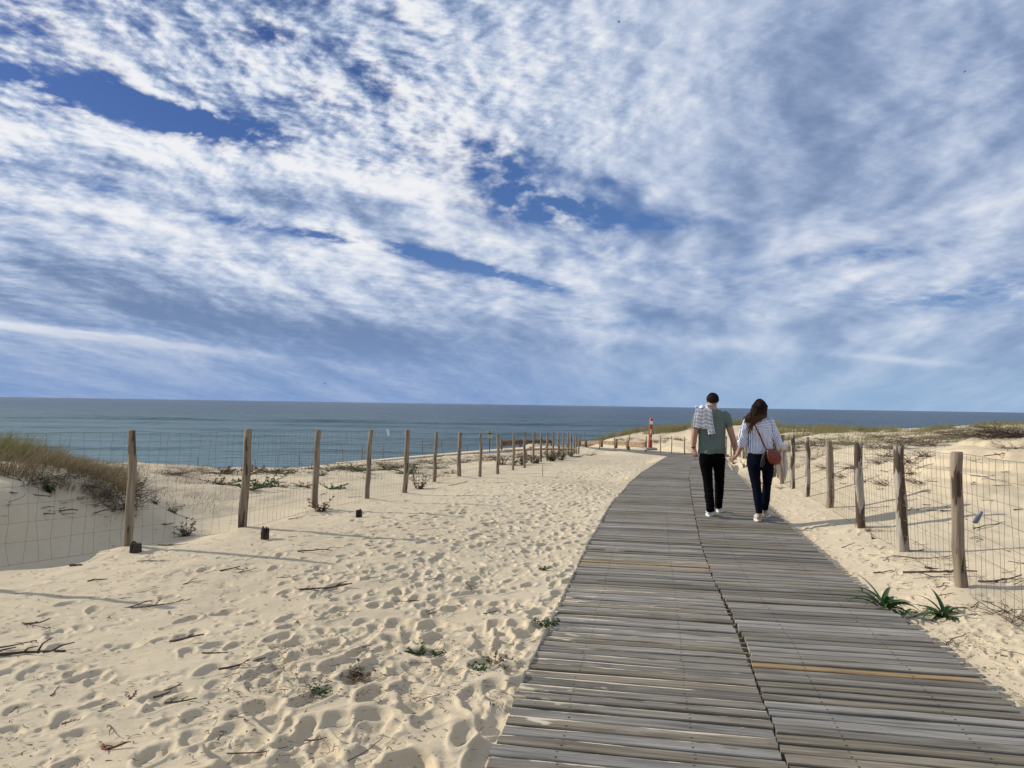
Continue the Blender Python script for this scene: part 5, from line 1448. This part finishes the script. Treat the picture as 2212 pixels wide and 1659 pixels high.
# ---- man
M = Fig(11.80)
MP = on_walk(*pix(445, 1535)); man = empty('person', (0, 0, 0))
mb = MB()
M.tube(mb, [(437,330,.0,120,.55), (437,520,.0,125,.62), (437,760,.0,128,.65), (437,850,.0,135,.65)], 16)      # trunk under the clothes
M.tube(mb, [(445,150,.03,50), (445,205,.015,52), (444,250,.0,60), (442,300,0,90,.6)], 16)
hc = M.p(446, 138, .045)
Rm = head(mb, hc, .077, .098, .122, 0.42, (0.25, 0.97))
M.tube(mb, [(262,330,.0,50), (240,470,-.01,45), (221,590,-.02,38), (219,640,-.02,35), (214,700,-.005,25), (222,725,0,24)], 12)
M.tube(mb, [(612,330,.0,52), (648,455,-.02,44), (690,590,-.03,38), (706,650,-.03,36), (716,720,-.02,26), (716,748,-.02,25)], 12)
for q in (((365,820,0,78), (368,1000,0,55), (392,1130,-.02,44), (408,1300,-.10,40), (420,1480,-.19,26)), ((520,820,0,78), (527,1000,.03,52), (530,1130,.08,44), (527,1300,.16,38), (522,1430,.22,26))):
    M.tube(mb, q, 12)
hand(mb, M.p(222, 722, 0), (0.20, 0.05, -1), (0.75, 0.65, 0), curl=0.75, side=1, size=1.05)
hand(mb, M.p(716, 745, -.02), (-0.12, 0.05, -1), (0.95, -0.1, 0), curl=0.8, side=-1, size=1.02)
body = remeshed(mb, 'body', m_skin, man, 0.0048, 3)
body.name = 'body'
# hair cap
def cap(c, R, rx, ry, rz, m, parent, low, seed=1):
    mb = MB(); i0 = 0; nth, nph = 40, 22; V_ = []; 
    for j in range(nph+1):
        for i in range(nth):
            a_ = 2*math.pi*i/nth; back = -math.sin(a_)          # -1 front .. 1 nape
            lo = low[0]*(1-back)/2 + low[1]*(1+back)/2            # how far down the hair goes
            if back < 0.35 and abs(math.cos(a_)) > 0.75: lo -= 0.10
            ph = (math.pi/2 + lo)*j/nph
            k = 1+0.020*math.sin(a_*17+j*1.7)+0.016*math.sin(a_*29-j*2.3)
            if j == nph: k = 0.93
            V_.append(c + R @ Vector((rx*k*math.cos(a_)*math.sin(ph), ry*k*math.sin(a_)*math.sin(ph), rz*k*math.cos(ph))))
    mb.v = [tuple(v) for v in V_]
    for j in range(nph):
        for i in range(nth): i2 = (i+1) % nth; mb.f.append((j*nth+i, (j+1)*nth+i, (j+1)*nth+i2, j*nth+i2))
    return mb.build('hair', m, parent)
cap(hc+Vector((0, -.010, .006)), Rm, .089, .108, .110, m_hair_m, man, (-0.25, 0.80))
hr_o = [c_ for c_ in man.children if c_.name.startswith('hair')][0]
tf = MB(); rq = random.Random(5); vs_ = hr_o.data.vertices; nms = [(v.co.copy(), v.normal.copy()) for v in vs_]
for _ in range(700):
    c_, n_ = rq.choice(nms); dn_ = Vector((rq.uniform(-.4,.4), rq.uniform(-.3,.2), -0.8)); dn_ = (dn_ - n_*dn_.dot(n_)).normalized()
    tf.tube([c_-n_*.002, c_+dn_*.010+n_*.004, c_+dn_*.022+n_*.005], [.0030, .0026, .0008], 4)
tf_o = tf.build('hair_tufts', m_hair_m, None); tf_o.parent = hr_o
# t-shirt
mb = MB()
M.rings(mb, [(444,232,.0,48,.055), (444,248,.0,68,.07), (443,262,.0,105,.085), (441,285,.0,155,.10), (439,330,.0,172,.115), (438,400,.0,172,.122), (437,480,.0,166,.122), (437,560,.0,160,.118),
             (438,650,.0,156,.118), (437,720,.0,158,.122), (437,782,.0,161,.126)], 28)
M.tube(mb, [(300,305,.0,48), (262,330,.0,56), (245,390,-.005,54), (238,478,-.012,50)], 14)
M.tube(mb, [(570,300,.0,50), (610,330,.0,58), (630,390,-.01,53), (648,458,-.02,47)], 14)
tee = remeshed(mb, 't_shirt', m_tee, man, 0.007, 3)
crumple(tee, 0.011, 7.0, 4.0, 1.0, M.p(440,700).z, M.p(440,330).z)
# trousers
mb = MB()
M.rings(mb, [(438,765,.0,150,.112), (440,800,.0,154,.118), (442,840,.0,160,.125), (444,880,.0,158,.12)], 24)
M.tube(mb, [(368,850,0,82), (365,900,0,80), (378,1000,0,66), (392,1130,-.02,56), (405,1300,-.10,54), (421,1420,-.16,49), (421,1486,-.19,48)], 16)
M.tube(mb, [(516,850,0,84), (524,900,0,76), (528,1000,.03,64), (530,1130,.08,57), (526,1300,.16,50), (521,1380,.20,44), (521,1440,.22,43)], 16)
tr_ = remeshed(mb, 'trousers', m_black, man, 0.008, 3); crumple(tr_, .005, 8, 16, 3.0)
gz_ = lambda P: Vector((P.x, P.y, float(walkz(P.y))+0.004))
a_ = gz_(on_walk(*pix(414, 1556))); shoe('shoe', a_, -0.20, .29, .108, .100, m_shoe, m_sole, man, heel=.145)
a_ = gz_(on_walk(*pix(526, 1506))); shoe('shoe', a_, -0.34, .29, .108, .100, m_shoe, m_sole, man, heel=.145)
mb = MB(); p0 = M.p(216, 703, -.003); dd_ = (M.p(222,725,0)-M.p(214,690,0)).normalized(); s1 = Vector((1, 0, 0)) - dd_*dd_.x; s1.normalize(); s2 = dd_.cross(s1)
mb.loft([(p0+dd_*z, s1*.036, s2*.034) for z in (-.012, .012)], 14); mb.build('watch', m_dark, man, angle=40)
tag(man, 'man in green T-shirt and black trousers walking away, holding the woman\'s hand', 'man')

# shirt slung over his left shoulder: main fall, second fall, fold over the shoulder
sh = empty('draped_shirt', (0, 0, 0)); tag(sh, 'white shirt with dark bands slung over the man\'s left shoulder', 'shirt')
def quad_cloth(F, TL, TR, BR, BL, depth, fold, seed, over=None):
    def f(u, v):
        if over and v < 0.16:           # the part that lies over the shoulder towards the chest
            k = (0.16-v)/0.16
            x = TL[0]*(1-u)+TR[0]*u; y = TL[1]*(1-u)+TR[1]*u
            p = F.p(x, y + 0*k, depth*(1-k) + over*k); p.z += 0.045*math.sin(math.pi*min(1, k*1.0)) - 0.02*k + .012*math.sin(u*13+seed)
            return p
        t_ = (v-0.16)/0.84 if over else v
        x = (TL[0]*(1-u)+TR[0]*u)*(1-t_) + (BL[0]*(1-u)+BR[0]*u)*t_
        y = (TL[1]*(1-u)+TR[1]*u)*(1-t_) + (BL[1]*(1-u)+BR[1]*u)*t_
        w_ = math.sin(u*fold+seed)*0.5 + math.sin(u*fold*2.3+seed*2+t_*1.5)*0.35 + math.sin(t_*7+u*5+seed)*0.25
        y += 5*math.sin(u*fold*1.3+seed)*t_
        return F.p(x + 4*math.sin(t_*6+seed), y, depth + w_*0.018*(0.35+t_))
    return f
s_ = sheet('panel', quad_cloth(M, (236,246), (392,216), (408,490), (208,462), -.140, 17, 1.0, over=.05), 44, 40, m_band, sh, 0.008, lambda u, v: (u*.22, v*.36 + .010*math.sin(u*9), 0)); s_['label'] = 'wide falling back of the shirt'
s_ = sheet('sleeve', quad_cloth(M, (378,222), (432,262), (472,540), (392,550), -.158, 9, 2.2, over=.04), 24, 40, m_band, sh, 0.012, lambda u, v: (u*.10+.03, v*.42, 0)); s_['label'] = 'narrow falling sleeve'
mb = MB()
for x, y, r in ((335,222,24), (372,218,22), (300,236,22), (268,248,20), (400,232,18)):
    mb.ball(M.p(x, y, -.03), r*M.k, .06, r*M.k*.8, 10, 8)
k_o = remeshed(mb, 'collar', m_band, sh, 0.007, 4); set_attr(k_o, lambda c_: (c_.x, c_.y*.7+c_.z, 0))

# ---- woman
F_ = Fig(11.38)
woman = empty('person', (0, 0, 0))
mb = MB()
F_.tube(mb, [(1012,380,.0,110,.6), (1018,560,.0,110,.65), (1015,760,.0,112,.7), (1025,900,0,125,.75)], 16)
F_.tube(mb, [(1018,240,.02,44), (1015,300,.01,44), (1012,345,.0,50), (1010,385,0,85,.6)], 14)
hw = F_.p(1024, 225, .03)
Rw = head(mb, hw, .073, .094, .118, 0.20, (0.30, 0.95))
F_.tube(mb, [(865,420,.0,42), (812,590,-.03,36), (803,640,-.01,35), (790,700,.02,33), (762,765,.05,27), (744,800,.06,23), (738,812,.06,22)], 12)
F_.tube(mb, [(1165,420,.0,42), (1210,540,-.02,38), (1248,670,-.01,34), (1290,690,.08,30), (1322,712,.18,24), (1335,722,.22,21)], 12)
for q in (((960,860,0,70), (965,1000,-.01,58), (985,1200,-.05,42), (997,1350,-.12,38), (1012,1500,-.17,24), (1013,1560,-.18,22)), ((1100,860,0,70), (1105,1000,.02,58), (1098,1200,.06,42), (1095,1350,.12,36), (1086,1460,.17,22), (1088,1500,.18,22))):
    F_.tube(mb, q, 12)
hand(mb, F_.p(738, 812, .06), (-0.75, 0.15, -0.55), (-0.2, 0.9, -0.5), curl=0.55, side=1, size=0.92)
hand(mb, F_.p(1335, 722, .22), (0.3, 0.9, -0.35), (-0.8, 0.2, -0.5), curl=0.6, side=-1, size=0.92)
remeshed(mb, 'body', m_skin, woman, 0.0048, 3)
# shirt
mb = MB()
F_.rings(mb, [(1012,338,.0,46,.055), (1010,352,.0,78,.075), (1009,368,.0,125,.09), (1008,400,.0,150,.105), (1012,470,.0,152,.115), (1018,560,.0,148,.112), (1020,640,.0,146,.11), (1020,700,.0,150,.118), (1015,745,.0,150,.125), (1010,778,.0,142,.120)], 28)
F_.tube(mb, [(910,385,0,44), (868,405,.0,50), (845,450,-.01,50), (818,560,-.025,48), (808,600,-.03,50), (806,650,-.01,50), (804,690,.01,50)], 14)
F_.tube(mb, [(1130,385,0,42), (1162,405,.0,46), (1185,460,-.01,46), (1215,560,-.02,46), (1245,660,-.01,46), (1285,690,.07,38), (1318,706,.15,34)], 14)
ws = remeshed(mb, 'shirt', m_str, woman, 0.007, 3)
xc = F_.p(1012, 500).x; zy = F_.p(1012, 462).z
aL0, aL1 = F_.p(868, 405, 0), F_.p(806, 650, -.02); aR0, aR1 = F_.p(1162, 405, 0), F_.p(1245, 660, -.01)
def shirt_at(c_):
    if c_.x < F_.p(866, 500).x and c_.z < F_.p(868, 380).z:
        ax = (aL1-aL0).normalized(); r_ = c_-aL0; return (r_.x*ax.z*-1 + r_.z*ax.x + 5, r_.dot(ax), 0)
    if c_.x > F_.p(1172, 500).x:
        ax = (aR1-aR0).normalized(); r_ = c_-aR0; return (r_.x*-ax.z + r_.z*ax.x + 7, r_.dot(ax), 0)
    return (c_.x-xc+3, c_.z+.01*math.sin((c_.x-xc)*9), 1.0 if (c_.z > zy and c_.y < F_.D) else 0.0)
set_attr(ws, shirt_at); crumple(ws, 0.010, 9.0, 5.0, 7.0)
# jeans
mb = MB()
F_.rings(mb, [(1008,765,.0,132,.112), (1010,800,.0,138,.12), (1018,840,.0,150,.135), (1027,900,.0,163,.145), (1030,950,.0,158,.13), (1032,985,0,140,.09)], 24)
F_.tube(mb, [(950,930,0,82), (954,1000,-.005,70), (966,1100,-.02,61), (981,1200,-.05,54), (994,1290,-.09,52), (1000,1370,-.12,47), (1012,1480,-.165,38), (1013,1512,-.175,36)], 16)
F_.tube(mb, [(1112,930,0,80), (1118,1000,.01,68), (1112,1100,.03,56), (1103,1200,.06,49), (1096,1290,.09,49), (1094,1370,.12,44), (1086,1440,.15,36), (1085,1466,.16,34)], 16)
tr_ = remeshed(mb, 'jeans', m_navy, woman, 0.008, 3); crumple(tr_, .004, 9, 18, 5.0)
a_ = gz_(on_walk(*pix(1008, 1618))); s1_ = shoe('shoe', a_, -0.18, .26, .098, .105, m_cream, m_sole, woman, heel=.115); rs = MB(); rs.loft([(a_+Vector((.005,-.004,z_)), Vector((.036,0,0)), Vector((0,.018,0))) for z_ in (0.001,0.012)], 12); rs_ = rs.build('heel_tab', m_redsole, None); rs_.parent = s1_
a_ = gz_(on_walk(*pix(1094, 1566))); s2_ = shoe('shoe', a_, -0.42, .26, .098, .105, m_cream, m_sole, woman, heel=.115)
# hair: many tapering locks over a cap
cap(hw+Vector((0, -.010, .008)), Rw, .093, .112, .114, m_hair_w, woman, (-0.30, 0.8)).name = 'scalp_hair'
hb = MB(); ha_ = []; rr = random.Random(77)
def lock(path, r, rnd):
    n0 = len(hb.v); hb.tube(path, [r*.6, r, r, r*.85, r*.6, r*.12][:len(path)], 5, flat=.6)
    cnt = len(hb.v)-n0
    for i_ in range(cnt): ha_.append((0, (i_//5)/(len(path)-1), rnd))
for i_ in range(330):
    a0_ = rr.uniform(-1.62, 1.62)                 # around the back of the head
    top = rr.uniform(0, 1)
    sx0 = math.sin(a0_); by = -math.cos(a0_)
    cx0 = 1020 + sx0*90*(0.10+0.90*top); cy0 = 119 + 95*top**1.9 + rr.uniform(-3, 3)
    d0 = by*.10*(0.3+.7*top)+.02
    windy = rr.random()
    e = (sx0+1)/2
    tx = 872 + e*218 + rr.uniform(-20, 20); ty = 345 + 100*(1-abs(e-.30)*1.4)*rr.uniform(.2, 1.2)
    if e < .35 and windy < .35: tx -= rr.uniform(10, 55); ty = rr.uniform(350, 430)
    if .12 < e < .45 and rr.random() < .35: tx = rr.uniform(868, 925); ty = rr.uniform(470, 570)
    mid = [(1020+sx0*94, 205, d0-.015), (1016+sx0*92-6, 280, d0-.03)]
    x3 = mid[1][0]*.55+tx*.45; y3 = 280*.5+ty*.5
    pth = [F_.p(cx0, cy0, d0*.6), F_.p(*mid[0]), F_.p(*mid[1]), F_.p(x3+rr.uniform(-8,8), y3, -.125+.03*abs(sx0)), F_.p(tx*.85+x3*.15+rr.uniform(-8,8), ty*.8+y3*.2, -.142), F_.p(tx, ty, -.146)]
    lock(pth, rr.uniform(.0045, .009), rr.random())
for i_ in range(26):        # loose wisps in the wind
    y0 = rr.uniform(200, 330); x0 = rr.uniform(915, 935); 
    lock([F_.p(x0+10, y0, -.03), F_.p(x0-8, y0+40, -.04), F_.p(x0-28, y0+85, -.05), F_.p(x0-50-rr.uniform(0,20), y0+105, -.05), F_.p(x0-70-rr.uniform(0,25), y0+125+rr.uniform(-10,20), -.05), F_.p(x0-90-rr.uniform(0,20), y0+140+rr.uniform(-15,20), -.05)], .0022, rr.random())
me = bpy.data.meshes.new('hair'); me.from_pydata([tuple(v) for v in hb.v], [], hb.f); me.update(); me.shade_smooth()
a_ = me.attributes.new('cloth', 'FLOAT_VECTOR', 'POINT'); a_.data.foreach_set('vector', np.array(ha_, np.float32).ravel())
link_mesh('long_hair', me, m_hair_w, woman)
tag(woman, 'woman with long brown hair in striped shirt and navy jeans, walking away beside the man', 'woman')
# shoulder bag with strap and scarf
bag = empty('shoulder_bag', (0, 0, 0)); tag(bag, 'rust brown leather shoulder bag hanging at the woman\'s right hip', 'bag')
mb = MB(); yb = -.20
mb.loft([(F_.p(cx, cy, yb), (F_.p(cx+1, cy, yb)-F_.p(cx, cy, yb)).normalized()*hw_*F_.k + Vector((0, 0, tl_)), Vector((0, dp, 0))) for cx, cy, hw_, dp, tl_ in
         ((1190,738,60,.025,-.02), (1188,760,78,.04,-.02), (1190,800,90,.055,-.015), (1196,850,88,.06,-.01), (1202,890,72,.055,0), (1206,912,48,.035,0), (1208,920,20,.01,0))], 20)
remeshed(mb, 'pouch', m_bag, bag, 0.006, 3)
mb = MB()
mb.loft([(F_.p(cx, cy, yb-.045-dd2), Vector((hw_*F_.k, 0, -.02)), Vector((0, .012, 0))) for cx, cy, hw_, dd2 in ((1190,738,62,-.03), (1192,770,80,-.008), (1195,810,86,.008), (1200,846,78,.012), (1203,862,60,.010))], 18)
remeshed(mb, 'flap', m_bag, bag, 0.005, 2)
def ribbon(pts, wd_, m, name, parent, th=.004):
    fr2 = frames(pts); mb = MB()
    mb.loft([(p, a*wd_*.5, b_*th) for p, t_, a, b_ in fr2], 8); return mb.build(name, m, parent)
st_pts = [F_.p(1165+0, 735, -.20), F_.p(1100, 732, -.165), F_.p(1082, 700, -.135), F_.p(1050, 630, -.125), F_.p(1015, 550, -.126), F_.p(975, 468, -.128), F_.p(945, 410, -.122), F_.p(925, 372, -.09), F_.p(925, 356, -.02), F_.p(935, 365, .06), F_.p(960, 420, .115), F_.p(1060, 620, .125), F_.p(1165, 720, .05), F_.p(1205, 738, -.13)]
ribbon(st_pts, .024, m_bag, 'strap', bag)
m_scarf = simple('patterned_silk', (0.022, 0.022, 0.020), 0.6, 0.95, 50)
mb = MB(); F_.tube(mb, [(1095,745,-.19,10), (1080,790,-.19,22,.5), (1062,850,-.19,24,.5), (1050,900,-.19,22,.4), (1040,950,-.19,18,.3)], 12)
F_.tube(mb, [(1090,760,-.20,8), (1072,830,-.20,16,.4), (1070,905,-.20,14,.4), (1065,930,-.2,9,.3)], 10)
sc_o = remeshed(mb, 'tied_scarf', m_scarf, bag, 0.005, 2); sc_o['label'] = 'dark patterned scarf tied to the bag'
# cardigan over her right forearm
def card(u, v):
    xl_ = 1195 + 20*v*v; xr_ = 1345 + 8*v
    yb_ = 930 + 165*(1-abs((u-.16)/.22) if abs(u-.16) < .22 else 0) + 185*(1-abs((u-.80)/.34) if abs(u-.80) < .34 else 0)
    x = xl_*(1-u)+xr_*u; y = 695 + 25*u + (yb_-700-25*u)*v
    k = math.sin(math.pi*min(1, v*4)) if v < .25 else 0
    return F_.p(x + 7*math.sin(v*7+u*3), y, .02 + .16*u - .06*math.sin(v*1.6) + .02*math.sin(u*19+v*2) - .02*k)
c_o = sheet('cardigan', card, 40, 46, m_card, None, 0.014); tag(c_o, 'beige cardigan draped over the woman\'s right forearm', 'cardigan')
def card2(u, v):
    a_ = -0.6 + 3.6*v
    P0 = F_.p(1200 + u*135, 700+u*28, .0+.17*u); r_ = .055+.012*math.sin(u*14)
    return P0 + Vector((0, -math.cos(a_)*r_*1.2, math.sin(a_)*r_))
c2_o = sheet('upper_fold', card2, 24, 18, m_card, c_o, 0.014)
